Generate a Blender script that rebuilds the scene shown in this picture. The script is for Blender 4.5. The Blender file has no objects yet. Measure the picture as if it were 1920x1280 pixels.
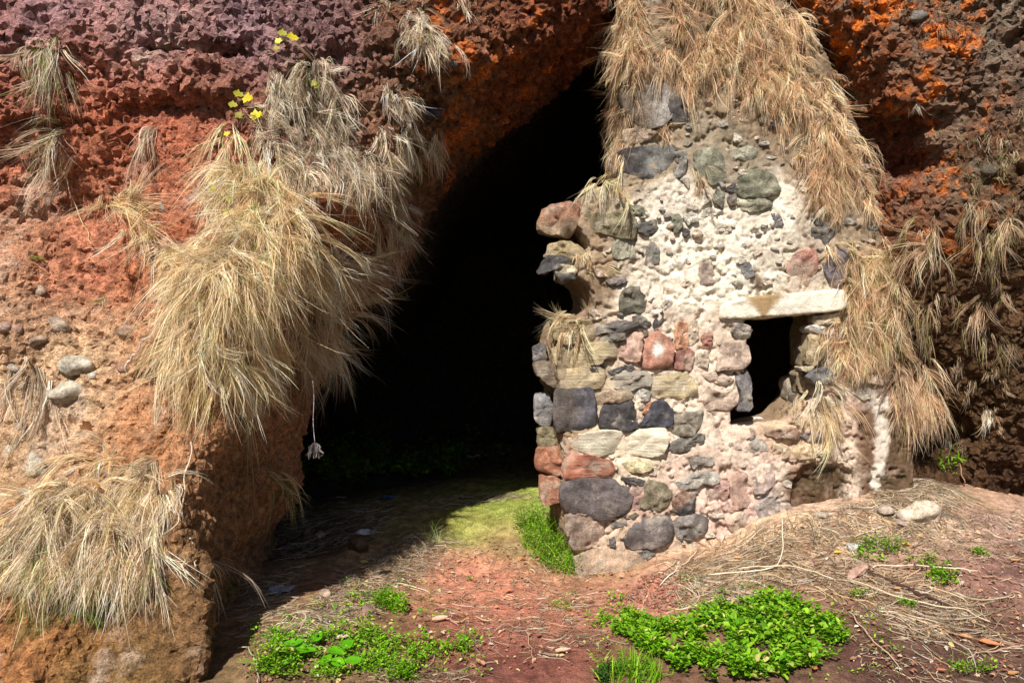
import bpy, math, random
import numpy as np
from mathutils import Vector

random.seed(7)
rng = np.random.default_rng(7)
SC = bpy.context.scene
COL = SC.collection

# ------------------------------------------------------------------ camera, sky, sun, exposure
CAM_Z = 1.6
FPX = 1493.0                      # focal length in pixels of the 1920 px wide photograph (28 mm on 36 mm)
cam_d = bpy.data.cameras.new('camera')
cam_d.lens = 28.0
cam_d.sensor_width = 36.0
cam_d.clip_start = 0.05
cam_d.clip_end = 1000.0
cam = bpy.data.objects.new('camera', cam_d)
cam.location = (0, 0, CAM_Z)
cam.rotation_euler = (math.radians(90), 0, 0)
COL.objects.link(cam)
SC.camera = cam

SUN = np.array([-0.22, -0.63, 0.73])
SUN = SUN / np.linalg.norm(SUN)
world = bpy.data.worlds.new('World')
SC.world = world
world.use_nodes = True
wn = world.node_tree.nodes
bg = wn['Background']
sky = wn.new('ShaderNodeTexSky')
sky.sky_type = 'NISHITA'
sky.sun_disc = False
sky.sun_elevation = math.asin(SUN[2])
sky.sun_rotation = math.atan2(SUN[0], SUN[1])
world.node_tree.links.new(sky.outputs['Color'], bg.inputs['Color'])
bg.inputs['Strength'].default_value = 0.05
sun_d = bpy.data.lights.new('sun', 'SUN')
sun_d.energy = 5.0
sun_d.angle = math.radians(0.5)
sun_d.color = (1.0, 0.95, 0.87)
sun = bpy.data.objects.new('sun', sun_d)
sun.rotation_euler = Vector(-SUN).to_track_quat('-Z', 'Y').to_euler()
sun.location = tuple(SUN * 30)
COL.objects.link(sun)
SC.view_settings.view_transform = 'Standard'
SC.view_settings.look = 'None'
SC.view_settings.exposure = 0.55
SC.view_settings.gamma = 1.0
SC.view_settings.use_curve_mapping = False


def P(px, py, Y):
    """photograph pixel at depth Y -> world point"""
    return np.array([(px - 960.0) / FPX * Y, Y, CAM_Z - (py - 640.0) / FPX * Y])


# ------------------------------------------------------------------ numeric helpers
def srgb(r, g, b, sat=0.74):
    c = np.array([r, g, b]) / 255.0
    c = np.where(c <= 0.04045, c / 12.92, ((c + 0.055) / 1.055) ** 2.4)
    lum = c @ np.array([0.3, 0.55, 0.15])
    return lum + (c - lum) * sat


def _hash(ix, iy, iz, seed):
    h = (ix.astype(np.uint32) * np.uint32(374761393) + iy.astype(np.uint32) * np.uint32(668265263)
         + iz.astype(np.uint32) * np.uint32(2147483647) + np.uint32((seed * 974634777) & 0xffffffff))
    h = (h ^ (h >> np.uint32(13))) * np.uint32(1274126177)
    h = (h ^ (h >> np.uint32(16))) * np.uint32(2246822519)
    h = h ^ (h >> np.uint32(15))
    return (h & np.uint32(0xffffff)).astype(np.float32) / np.float32(0xffffff)


def vnoise(p, seed=0):
    """value noise in -1..1 at points p (n,3)"""
    f = np.floor(p)
    i = f.astype(np.int64)
    t = (p - f).astype(np.float32)
    t = t * t * t * (t * (t * 6 - 15) + 10)
    r = np.zeros(len(p), np.float32)
    for dx in (0, 1):
        wx = t[:, 0] if dx else 1 - t[:, 0]
        for dy in (0, 1):
            wy = t[:, 1] if dy else 1 - t[:, 1]
            for dz in (0, 1):
                wz = t[:, 2] if dz else 1 - t[:, 2]
                r += wx * wy * wz * _hash(i[:, 0] + dx, i[:, 1] + dy, i[:, 2] + dz, seed)
    return r * 2 - 1


_ROT = np.array([[0.36, 0.48, -0.8], [-0.8, 0.6, 0.0], [0.48, 0.64, 0.6]])


def fbm(p, freq, octs=4, gain=0.5, seed=0, ridged=False):
    r = np.zeros(len(p), np.float32)
    a, tot = 1.0, 0.0
    q = p * freq
    for o in range(octs):
        n = vnoise(q, seed + o * 17)
        if ridged:
            n = 1 - 2 * np.abs(n)
        r += a * n
        tot += a
        a *= gain
        q = (q @ _ROT.T) * 2.03 + 11.3
    return r / tot


def worley(p, seed=0):
    """distance to the nearest feature point, and a random value of its cell"""
    f = np.floor(p)
    i = f.astype(np.int64)
    t = (p - f).astype(np.float32)
    best = np.full(len(p), 9.0, np.float32)
    cid = np.zeros(len(p), np.float32)
    for dx in (-1, 0, 1):
        for dy in (-1, 0, 1):
            for dz in (-1, 0, 1):
                a, b, c = i[:, 0] + dx, i[:, 1] + dy, i[:, 2] + dz
                vx = dx + _hash(a, b, c, seed) - t[:, 0]
                vy = dy + _hash(a, b, c, seed + 1) - t[:, 1]
                vz = dz + _hash(a, b, c, seed + 2) - t[:, 2]
                d = vx * vx + vy * vy + vz * vz
                m = d < best
                best = np.where(m, d, best)
                cid = np.where(m, _hash(a, b, c, seed + 3), cid)
    return np.sqrt(best), cid


def grid_noise(shape, cells, seed):
    """smooth random field on a regular grid, knots 'cells' apart (separable cubic B-spline)"""
    r = np.random.default_rng(seed)
    mats, dims = [], []
    for n in shape:
        m = int(n / cells) + 5
        x = np.arange(n) / cells
        i = np.floor(x).astype(int)
        t = x - i
        B = np.zeros((n, m), np.float32)
        w = [(1 - t) ** 3 / 6, (3 * t ** 3 - 6 * t ** 2 + 4) / 6, (-3 * t ** 3 + 3 * t ** 2 + 3 * t + 1) / 6, t ** 3 / 6]
        for k in range(4):
            B[np.arange(n), i + k] += w[k]
        mats.append(B)
        dims.append(m)
    A = r.uniform(-1, 1, dims).astype(np.float32) * 1.9
    A = np.einsum('ia,abc->ibc', mats[0], A)
    A = np.einsum('jb,ibc->ijc', mats[1], A)
    return np.einsum('kc,ijc->ijk', mats[2], A)


def surface_nets(S, origin, h):
    """S<0 inside. Returns vertices and quads."""
    neg = S < 0
    nx, ny, nz = S.shape
    cnt = np.zeros((nx - 1, ny - 1, nz - 1), np.int8)
    for a in (0, 1):
        for b in (0, 1):
            for c in (0, 1):
                cnt += neg[a:nx - 1 + a, b:ny - 1 + b, c:nz - 1 + c]
    act = (cnt > 0) & (cnt < 8)
    I, J, K = np.nonzero(act)
    n = len(I)
    idx = np.full(act.shape, -1, np.int64)
    idx[I, J, K] = np.arange(n)
    pos = np.zeros((n, 3))
    w = np.zeros(n)
    cs = [(a, b, c) for a in (0, 1) for b in (0, 1) for c in (0, 1)]
    val = {o: S[I + o[0], J + o[1], K + o[2]] for o in cs}
    for o in cs:
        for ax in range(3):
            if o[ax] == 0:
                q = list(o)
                q[ax] = 1
                q = tuple(q)
                s0, s1 = val[o], val[q]
                m = (s0 < 0) != (s1 < 0)
                t = np.where(m, s0 / np.where(m, s0 - s1, 1), 0)
                for k in range(3):
                    pos[:, k] += np.where(m, o[k] + (t if k == ax else 0), 0)
                w += m
    V = (np.stack([I, J, K], 1) + pos / w[:, None]) * h + np.array(origin)
    quads = []
    for ax in range(3):
        sl0 = [slice(None)] * 3
        sl1 = [slice(None)] * 3
        sl0[ax] = slice(0, -1)
        sl1[ax] = slice(1, None)
        ch = neg[tuple(sl0)] != neg[tuple(sl1)]
        a, b, c = np.nonzero(ch)
        e = [a, b, c]
        o1, o2 = (ax + 1) % 3, (ax + 2) % 3
        lim = np.array(S.shape) - 1
        ok = (e[o1] > 0) & (e[o2] > 0) & (e[o1] < lim[o1]) & (e[o2] < lim[o2])
        e = [q[ok] for q in e]

        def g(d1, d2):
            q = [x.copy() for x in e]
            q[o1] -= d1
            q[o2] -= d2
            return idx[q[0], q[1], q[2]]
        Q = np.stack([g(0, 0), g(1, 0), g(1, 1), g(0, 1)], 1)
        flip = ~neg[tuple(x for x in e)]
        Q[flip] = Q[flip][:, ::-1]
        quads.append(Q)
    return V, np.concatenate(quads)


def subdivide(V, F):
    n = len(V)
    E = np.stack([F, np.roll(F, -1, 1)], 2).reshape(-1, 2)
    Es = np.sort(E, 1)
    key = Es[:, 0] * np.int64(n) + Es[:, 1]
    u, first, inv = np.unique(key, return_index=True, return_inverse=True)
    mid = (V[Es[first, 0]] + V[Es[first, 1]]) / 2
    fc = V[F].mean(1)
    em = inv.reshape(-1, 4) + n
    ci = np.arange(len(F)) + n + len(u)
    newF = []
    for k in range(4):
        newF.append(np.stack([F[:, k], em[:, k], ci, em[:, (k + 3) % 4]], 1))
    return np.concatenate([V, mid, fc]), np.concatenate(newF)


def smooth(V, F, it=1, lam=0.5):
    a = F.reshape(-1)
    b = np.roll(F, -1, 1).reshape(-1)
    c = np.roll(F, 1, 1).reshape(-1)
    for _ in range(it):
        cnt = np.bincount(a, minlength=len(V)) * 2.0
        nv = np.stack([np.bincount(a, V[b, k], len(V)) + np.bincount(a, V[c, k], len(V)) for k in range(3)], 1)
        V = V + lam * (nv / np.maximum(cnt, 1)[:, None] - V)
    return V


def border(F, n):
    """mask of the vertices on the open edges of the face set F"""
    E = np.sort(np.stack([F, np.roll(F, -1, 1)], 2).reshape(-1, 2), 1)
    key, cnt = np.unique(E[:, 0] * np.int64(n) + E[:, 1], return_counts=True)
    key = key[cnt == 1]
    m = np.zeros(n, bool)
    m[key // n] = True
    m[key % n] = True
    return m


def vnormals(V, F):
    fn = np.cross(V[F[:, 2]] - V[F[:, 0]], V[F[:, 3]] - V[F[:, 1]])
    N = np.zeros_like(V)
    for k in range(3):
        N[:, k] = np.bincount(F.reshape(-1), np.repeat(fn[:, k], 4), len(V))
    return N / np.maximum(np.linalg.norm(N, axis=1), 1e-9)[:, None]


def mesh_from(name, V, F, colors=None, mat=None, smooth_shade=True, fac=None):
    """F: (n,3) or (n,4) array, or list of such arrays"""
    Fs = F if isinstance(F, list) else [F]
    Fs = [np.asarray(f) for f in Fs if len(f)]
    me = bpy.data.meshes.new(name)
    V = np.asarray(V, np.float32)
    me.vertices.add(len(V))
    me.vertices.foreach_set('co', V.reshape(-1))
    loops = np.concatenate([f.reshape(-1) for f in Fs]).astype(np.int32)
    tot = np.concatenate([np.full(len(f), f.shape[1]) for f in Fs]).astype(np.int32)
    start = np.concatenate([[0], np.cumsum(tot)[:-1]]).astype(np.int32)
    me.loops.add(len(loops))
    me.loops.foreach_set('vertex_index', loops)
    me.polygons.add(len(tot))
    me.polygons.foreach_set('loop_start', start)
    me.polygons.foreach_set('loop_total', tot)
    me.update(calc_edges=True)
    me.polygons.foreach_set('use_smooth', np.full(len(tot), smooth_shade))
    if colors is not None:
        at = me.color_attributes.new('Col', 'FLOAT_COLOR', 'POINT')
        c = np.ones((len(V), 4), np.float32)
        c[:, :3] = np.clip(colors, 0, 1)
        if fac is not None:
            c[:, 3] = fac
        at.data.foreach_set('color', c.reshape(-1))
    if mat:
        me.materials.append(mat)
    return me


def add(name, me, parent=None, loc=None, label=None, cat=None, group=None, kind=None):
    o = bpy.data.objects.new(name, me)
    COL.objects.link(o)
    if loc is not None:
        o.location = tuple(float(v) for v in loc)
    if parent is not None:
        o.parent = parent
    for k, v in (('label', label), ('category', cat), ('group', group), ('kind', kind)):
        if v:
            o[k] = v
    return o


# ------------------------------------------------------------------ materials
def new_mat(name):
    m = bpy.data.materials.new(name)
    m.use_nodes = True
    nt = m.node_tree
    b = nt.nodes['Principled BSDF']
    b.inputs['Roughness'].default_value = 0.95
    b.inputs['Specular IOR Level'].default_value = 0.15
    return m, nt, b


def nd(nt, t, **kw):
    n = nt.nodes.new(t)
    for k, v in kw.items():
        if k in n.inputs:
            n.inputs[k].default_value = v
        else:
            setattr(n, k, v)
    return n


def earth_mat(name, scale1, scale2, vary, bump, dist, vor=None, spec=0.15):
    """vertex colour 'Col' x fine value variation, with fine noise relief"""
    m, nt, b = new_mat(name)
    L = nt.links.new
    b.inputs['Specular IOR Level'].default_value = spec
    at = nd(nt, 'ShaderNodeAttribute', attribute_name='Col')
    tc = nd(nt, 'ShaderNodeTexCoord')
    n1 = nd(nt, 'ShaderNodeTexNoise', Scale=scale1, Detail=6.0, Roughness=0.65)
    n2 = nd(nt, 'ShaderNodeTexNoise', Scale=scale2, Detail=4.0, Roughness=0.7)
    L(tc.outputs['Object'], n1.inputs['Vector'])
    L(tc.outputs['Object'], n2.inputs['Vector'])
    r1 = nd(nt, 'ShaderNodeMapRange')
    r1.inputs['From Min'].default_value = 0.32
    r1.inputs['From Max'].default_value = 0.68
    r1.inputs['To Min'].default_value = 1 - vary
    r1.inputs['To Max'].default_value = 1 + vary
    L(n1.outputs['Fac'], r1.inputs['Value'])
    r2 = nd(nt, 'ShaderNodeMapRange')
    r2.inputs['From Min'].default_value = 0.35
    r2.inputs['From Max'].default_value = 0.65
    r2.inputs['To Min'].default_value = 1 - vary * 0.7
    r2.inputs['To Max'].default_value = 1 + vary * 0.7
    L(n2.outputs['Fac'], r2.inputs['Value'])
    mu = nd(nt, 'ShaderNodeMath', operation='MULTIPLY')
    L(r1.outputs['Result'], mu.inputs[0])
    L(r2.outputs['Result'], mu.inputs[1])
    mx = nd(nt, 'ShaderNodeVectorMath', operation='SCALE')
    L(at.outputs['Color'], mx.inputs[0])
    L(mu.outputs[0], mx.inputs['Scale'])
    L(mx.outputs['Vector'], b.inputs['Base Color'])
    h = nd(nt, 'ShaderNodeMath', operation='ADD')
    L(n1.outputs['Fac'], h.inputs[0])
    L(n2.outputs['Fac'], h.inputs[1])
    out = h.outputs[0]
    if vor:
        v = nd(nt, 'ShaderNodeTexVoronoi', Scale=vor)
        L(tc.outputs['Object'], v.inputs['Vector'])
        h2 = nd(nt, 'ShaderNodeMath', operation='SUBTRACT')
        L(out, h2.inputs[0])
        L(v.outputs['Distance'], h2.inputs[1])
        out = h2.outputs[0]
    bp = nd(nt, 'ShaderNodeBump')
    bp.inputs['Strength'].default_value = bump
    bp.inputs['Distance'].default_value = dist
    L(out, bp.inputs['Height'])
    L(bp.outputs['Normal'], b.inputs['Normal'])
    return m


def blade_mat(name, transl=0.25, rough=0.7):
    m, nt, b = new_mat(name)
    L = nt.links.new
    b.inputs['Roughness'].default_value = rough
    b.inputs['Specular IOR Level'].default_value = 0.25
    at = nd(nt, 'ShaderNodeAttribute', attribute_name='Col')
    L(at.outputs['Color'], b.inputs['Base Color'])
    tr = nd(nt, 'ShaderNodeBsdfTranslucent')
    L(at.outputs['Color'], tr.inputs['Color'])
    mix = nd(nt, 'ShaderNodeMixShader')
    mix.inputs[0].default_value = transl
    L(b.outputs[0], mix.inputs[1])
    L(tr.outputs[0], mix.inputs[2])
    L(mix.outputs[0], nt.nodes['Material Output'].inputs['Surface'])
    return m


M_CLIFF = earth_mat('cliff_rock', 22.0, 95.0, 0.5, 1.0, 0.03)
M_GROUND = earth_mat('ground_soil', 14.0, 90.0, 0.5, 0.9, 0.02)
M_MORTAR = earth_mat('lime_mortar', 20.0, 90.0, 0.2, 0.6, 0.012)
M_STONE = earth_mat('wall_stone', 24.0, 120.0, 0.42, 1.0, 0.016)
M_LEAF = blade_mat('green_leaf', 0.3, 0.5)
M_STRAW = blade_mat('dry_straw', 0.45, 0.45)
M_PLAIN = earth_mat('plain_matter', 30.0, 150.0, 0.15, 0.3, 0.004)
M_LAYER = earth_mat('layered_stone', 12.0, 110.0, 0.3, 1.0, 0.016)
# bedding lines for the layered stone: squash the first noise so that it runs in thin level bands
_nt = M_LAYER.node_tree
_n1 = [n for n in _nt.nodes if n.type == 'TEX_NOISE'][0]
_mp = _nt.nodes.new('ShaderNodeMapping')
_mp.inputs['Scale'].default_value = (0.35, 0.35, 5.0)
_mp.inputs['Rotation'].default_value = (0.0, 0.06, 0.0)
_tc = [n for n in _nt.nodes if n.type == 'TEX_COORD'][0]
_nt.links.new(_tc.outputs['Object'], _mp.inputs['Vector'])
_nt.links.new(_mp.outputs['Vector'], _n1.inputs['Vector'])


# ------------------------------------------------------------------ polygons
def poly_sdf(poly, x, z):
    """signed distance (negative inside) of points to a polygon"""
    poly = np.asarray(poly, float)
    d = np.full(x.shape, 1e9)
    inside = np.zeros(x.shape, bool)
    n = len(poly)
    for i in range(n):
        a, b = poly[i], poly[(i + 1) % n]
        e = b - a
        t = np.clip(((x - a[0]) * e[0] + (z - a[1]) * e[1]) / max(e @ e, 1e-12), 0, 1)
        d = np.minimum(d, (x - a[0] - t * e[0]) ** 2 + (z - a[1] - t * e[1]) ** 2)
        c = (a[1] > z) != (b[1] > z)
        with np.errstate(divide='ignore', invalid='ignore'):
            xi = (b[0] - a[0]) * (z - a[1]) / (b[1] - a[1]) + a[0]
        inside ^= c & (x < xi)
    d = np.sqrt(d)
    return np.where(inside, -d, d)


def rand_in_poly(poly, n, r=rng):
    poly = np.asarray(poly, float)
    lo, hi = poly.min(0), poly.max(0)
    out = []
    k = 0
    while k < n:
        q = r.uniform(lo, hi, (max(n, 64), 2))
        q = q[poly_sdf(poly, q[:, 0], q[:, 1]) < 0]
        out.append(q)
        k += len(q)
    return np.concatenate(out)[:n]


def smin(a, b, k):
    h = np.clip(0.5 + 0.5 * (b - a) / k, 0, 1)
    return b + (a - b) * h - k * h * (1 - h)


def smax(a, b, k):
    return -smin(-a, -b, k)


def sstep(a, b, x):
    t = np.clip((x - a) / (b - a), 0, 1)
    return t * t * (3 - 2 * t)


# ------------------------------------------------------------------ ground height
G_CP = []
for px, py, Y in [(900, 1270, 3.79), (700, 1270, 3.79), (450, 1275, 3.8), (1085, 1085, 5.45), (900, 1075, 5.5), (700, 1090, 5.3),
                  (1900, 1278, 3.78), (1300, 1279, 3.75)]:
    G_CP.append(P(px, py, Y))
for px, py, Y in [(900, 1000, 6.0), (900, 945, 6.7), (960, 917, 7.1), (760, 965, 6.4), (1020, 940, 6.5), (740, 1010, 6.0),
                  (550, 1020, 6.2), (600, 930, 7.8), (480, 1120, 5.0),
                  (1480, 975, 5.4), (1640, 940, 5.5), (1720, 905, 5.75), (1850, 925, 5.8), (1920, 965, 5.5), (1300, 1060, 5.3),
                  (1200, 1095, 5.2), (1700, 1050, 4.9), (1560, 1060, 4.9), (1900, 1150, 4.35), (1700, 1180, 4.2), (1500, 1200, 4.1),
                  (1350, 1150, 4.5), (1150, 1180, 4.4)]:
    G_CP.append(P(px, py, Y))
G_CP = np.array(G_CP)
extra = np.array([[-3, 1, 0], [0, 1, 0], [3, 1, 0], [6, 2, .0], [6, 5, .3], [-5, 3, .1], [-4, 6, .1], [0, 12, .15], [4, 10, .2], [-3, 10, .1],
                  [-1, 9, .12], [1.5, 9, .15], [1.5, 7, .2], [7, 8, .3], [-7, 0, 0], [7, -2, 0], [0, -4, 0]])
G_CP = np.concatenate([G_CP, extra])


class RBF:
    def __init__(s, X, v, lin=True, reg=0.0):
        s.X = X
        d = np.linalg.norm(X[:, None] - X[None], axis=2)
        s.m = v.mean()
        s.w = np.linalg.solve(np.sqrt(d * d + 0.02) + np.eye(len(X)) * reg, v - s.m)

    def __call__(s, Q):
        r = np.full(len(Q), s.m)
        for x, w in zip(s.X, s.w):
            r += w * np.sqrt(((Q - x) ** 2).sum(1) + 0.02)
        return r


_G = RBF(G_CP[:, :2], G_CP[:, 2], reg=-0.02)
LUMPS = [(1240, 1105, 4.95, 0.15, 0.13), (1290, 1085, 5.0, 0.12, 0.05),  (1165, 1130, 4.75, 0.2, -0.02), (690, 1150, 4.5, 0.16, 0.05), (500, 1250, 3.95, 0.14, 0.08), (590, 1195, 4.25, 0.18, 0.04),
         (670, 1022, 5.75, 0.1, 0.06), (560, 1160, 4.55, 0.2, 0.05), (940, 1215, 4.15, 0.3, -0.04), (870, 1120, 4.9, 0.3, -0.03)]


def g_base(x, y):
    z = _G(np.stack([x, y], 1))
    r = np.sqrt((x - 0.5) ** 2 + (y - 5) ** 2)
    z = z * (1 - sstep(8, 16, r))
    for px, py, Y, rad, hh in LUMPS:
        c = P(px, py, Y)
        z += hh * np.exp(-((x - c[0]) ** 2 + (y - c[1]) ** 2) / rad ** 2)
    return z


def g_height(x, y):
    z = g_base(x, y)
    p = np.stack([x, y, np.zeros_like(x)], 1)
    near = 1 - sstep(9, 14, np.sqrt(x ** 2 + (y - 5) ** 2))
    z = z + near * (0.035 * fbm(p, 2.2, 3, seed=5) + 0.032 * fbm(p, 8.0, 4, gain=0.62, seed=9))
    return z


# ------------------------------------------------------------------ cliff
F_CP = np.array([P(*q) for q in [
    (0, 1290, 3.56), (180, 1290, 3.6), (360, 1290, 3.64), (0, 1180, 3.82), (180, 1180, 3.86), (330, 1180, 3.86), (0, 1000, 3.95), (180, 1000, 3.95), (300, 1000, 4.0), (0, 850, 4.25), (200, 850, 4.25), (330, 850, 4.2),
    (0, 600, 4.4), (200, 650, 4.42), (420, 560, 4.2), (600, 560, 4.45), (500, 700, 4.3), (0, 300, 4.7), (150, 380, 4.75), (250, 300, 4.7), (480, 330, 4.45), (700, 300, 4.9),
    (0, 50, 4.55), (300, 60, 4.6), (600, 50, 4.75), (800, 80, 4.95), (1000, -60, 5.3), (1200, -60, 5.62), (1400, -60, 5.66), (1480, 40, 5.62), (1300, 40, 5.7),
    (1600, 0, 5.3), (1750, 100, 5.2), (1900, 100, 5.15), (1690, 260, 5.45), (1720, 420, 5.4), (1850, 250, 5.25), (1850, 400, 5.3), (1780, 560, 5.6), (1900, 620, 5.5), (1780, 760, 5.95), (1900, 800, 5.85), (1850, 900, 6.05)]])
F_EXT = np.array([[-6, 4.6, 0], [-6, 4.8, 3], [-5, 5.2, 6], [0.4, 6.2, 6.2], [1.2, 6.1, 5.0], [6, 5.2, 6.2], [6, 5.0, 3.2], [6.3, 5.9, 0.5], [3.5, 5.2, 4.6], [-3.5, 4.6, 0], [3.6, 6.1, 0]])
F_CP = np.concatenate([F_CP, F_EXT])
_F = RBF(F_CP[:, [0, 2]], F_CP[:, 1], reg=-0.01)

ARCH = [(-1.40, -1.2), (-1.42, 0.05), (-1.58, 0.5), (-1.60, 0.81), (-1.22, 1.60), (-0.80, 2.2), (-0.62, 2.70), (-0.34, 3.05), (0.11, 3.42), (0.58, 3.85),
        (0.9, 4.3), (1.5, 4.5), (2.05, 4.0), (2.5, 2.95), (2.72, 1.75), (2.75, 0.3), (2.75, -1.2)]
H = 0.038
C0 = np.array([-5.6, 2.9, -0.7])
C1 = np.array([5.8, 12.2, 6.0])
NG = np.ceil((C1 - C0) / H).astype(int) + 1
gx = C0[0] + np.arange(NG[0]) * H
gy = C0[1] + np.arange(NG[1]) * H
gz = C0[2] + np.arange(NG[2]) * H
XX, ZZ = np.meshgrid(gx, gz, indexing='ij')
Fxz = _F(np.stack([XX.ravel(), ZZ.ravel()], 1)).reshape(XX.shape).astype(np.float32)
Axz = poly_sdf(ARCH, XX.ravel(), ZZ.ravel()).reshape(XX.shape).astype(np.float32)
S_front = (Fxz[:, None, :] - gy[None, :, None].astype(np.float32)) * 0.85
zz = sstep(0.7, 2.0, gz).astype(np.float32)
flare = 0.34 * np.clip((5.75 - gy) / 1.2, 0, 1.3)
grow = 0.28 * np.clip(gy - 5.8, 0, 3.0)
S_cave = Axz[:, None, :] - flare[None, :, None].astype(np.float32) * zz[None, None, :] - grow[None, :, None].astype(np.float32) * (1 - 0.75 * zz)[None, None, :]
S_cave = S_cave - (0.2 * np.clip(gy - 3.7, 0, 2.1))[None, :, None].astype(np.float32) * (1 - sstep(0.1, 0.6, gz)).astype(np.float32)[None, None, :] * (XX < 0.5).astype(np.float32)[:, None, :]
S_cave = np.maximum(S_cave, (gy - 11.3)[None, :, None].astype(np.float32))
rough = 0.13 * grid_noise(NG, 30, 1) + 0.075 * grid_noise(NG, 13, 2) + 0.06 * grid_noise(NG, 6, 3) + 0.03 * grid_noise(NG, 3, 4)
S = smax(S_front, -S_cave, np.float32(0.16)) + rough
del S_front, S_cave, rough
HOLLOWS = [(60, 335, 4.62, .26, .2, .09), (120, 375, 4.62, .2, .2, .07), (70, 450, 4.5, .05, .2, .2), (190, 520, 4.35, .22, .12, .07), (250, 570, 4.3, .2, .14, .06), (40, 400, 4.6, .1, .2, .06),
           (1660, 250, 5.4, .26, .4, .24), (1610, 180, 5.35, .2, .3, .2), (1700, 300, 5.45, .22, .3, .14), (250, 715, 4.3, .2, .14, .07), (320, 200, 4.6, .25, .1, .06), (380, 100, 4.7, .4, .12, .05),
           (1480, 40, 5.2, .3, .3, .12), (1760, 820, 5.9, .25, .25, .3)]
for px, py, Y, a, b, c in HOLLOWS:
    q = P(px, py, Y)
    lo = np.maximum(((q - np.array([a, b, c]) * 1.8 - C0) / H).astype(int), 0)
    hi = np.minimum(((q + np.array([a, b, c]) * 1.8 - C0) / H).astype(int) + 1, NG)
    s = np.s_[lo[0]:hi[0], lo[1]:hi[1], lo[2]:hi[2]]
    X3, Y3, Z3 = np.meshgrid(gx[lo[0]:hi[0]] - q[0], gy[lo[1]:hi[1]] - q[1], gz[lo[2]:hi[2]] - q[2], indexing='ij')
    e = (np.sqrt((X3 / a) ** 2 + (Y3 / b) ** 2 + (Z3 / c) ** 2) - 1) * min(a, b, c)
    S[s] = smax(S[s], (-e).astype(np.float32), np.float32(0.07))
for ax in range(3):
    sl = [slice(None)] * 3
    for k in ((0, -1) if ax != 1 else (-1,)):
        sl[ax] = k
        S[tuple(sl)] = np.maximum(S[tuple(sl)], 0.02)


def sample_grid(S, o, h, p):
    q = (p - o) / h
    n = np.array(S.shape)
    q = np.clip(q, 0, n - 1.001)
    i = q.astype(int)
    t = q - i
    r = 0
    for a in (0, 1):
        for b in (0, 1):
            for c in (0, 1):
                w = (t[:, 0] if a else 1 - t[:, 0]) * (t[:, 1] if b else 1 - t[:, 1]) * (t[:, 2] if c else 1 - t[:, 2])
                r = r + w * S[i[:, 0] + a, i[:, 1] + b, i[:, 2] + c]
    return r


V, Fq = surface_nets(S, C0, H)
fc = V[Fq].mean(1)
Fq = Fq[(fc[:, 2] > -0.6) & (fc[:, 1] < 12.05)]      # the buried underside and back
fc = V[Fq].mean(1)
near = (fc[:, 1] < 6.9) & (np.abs(fc[:, 0]) < 4.4) & (fc[:, 2] < 4.6) & (fc[:, 2] > -0.25)
V, Fn = subdivide(V, np.concatenate([Fq[near], Fq[:0]]))
fixed = border(Fn, len(V))      # where the fine and the coarse part meet nothing is moved, so that no crack opens
Fq = [Fn, Fq[~near]]
Fall = np.concatenate(Fq)
used = np.unique(Fall)
rm = np.full(len(V), -1)
rm[used] = np.arange(len(used))
V = V[used]
fixed = fixed[used]
Fq = rm[Fall]
Vk = V.copy()
V = smooth(V, Fq, 2, 0.5)
V[fixed] = Vk[fixed]
N = vnormals(V, Fq)

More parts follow.
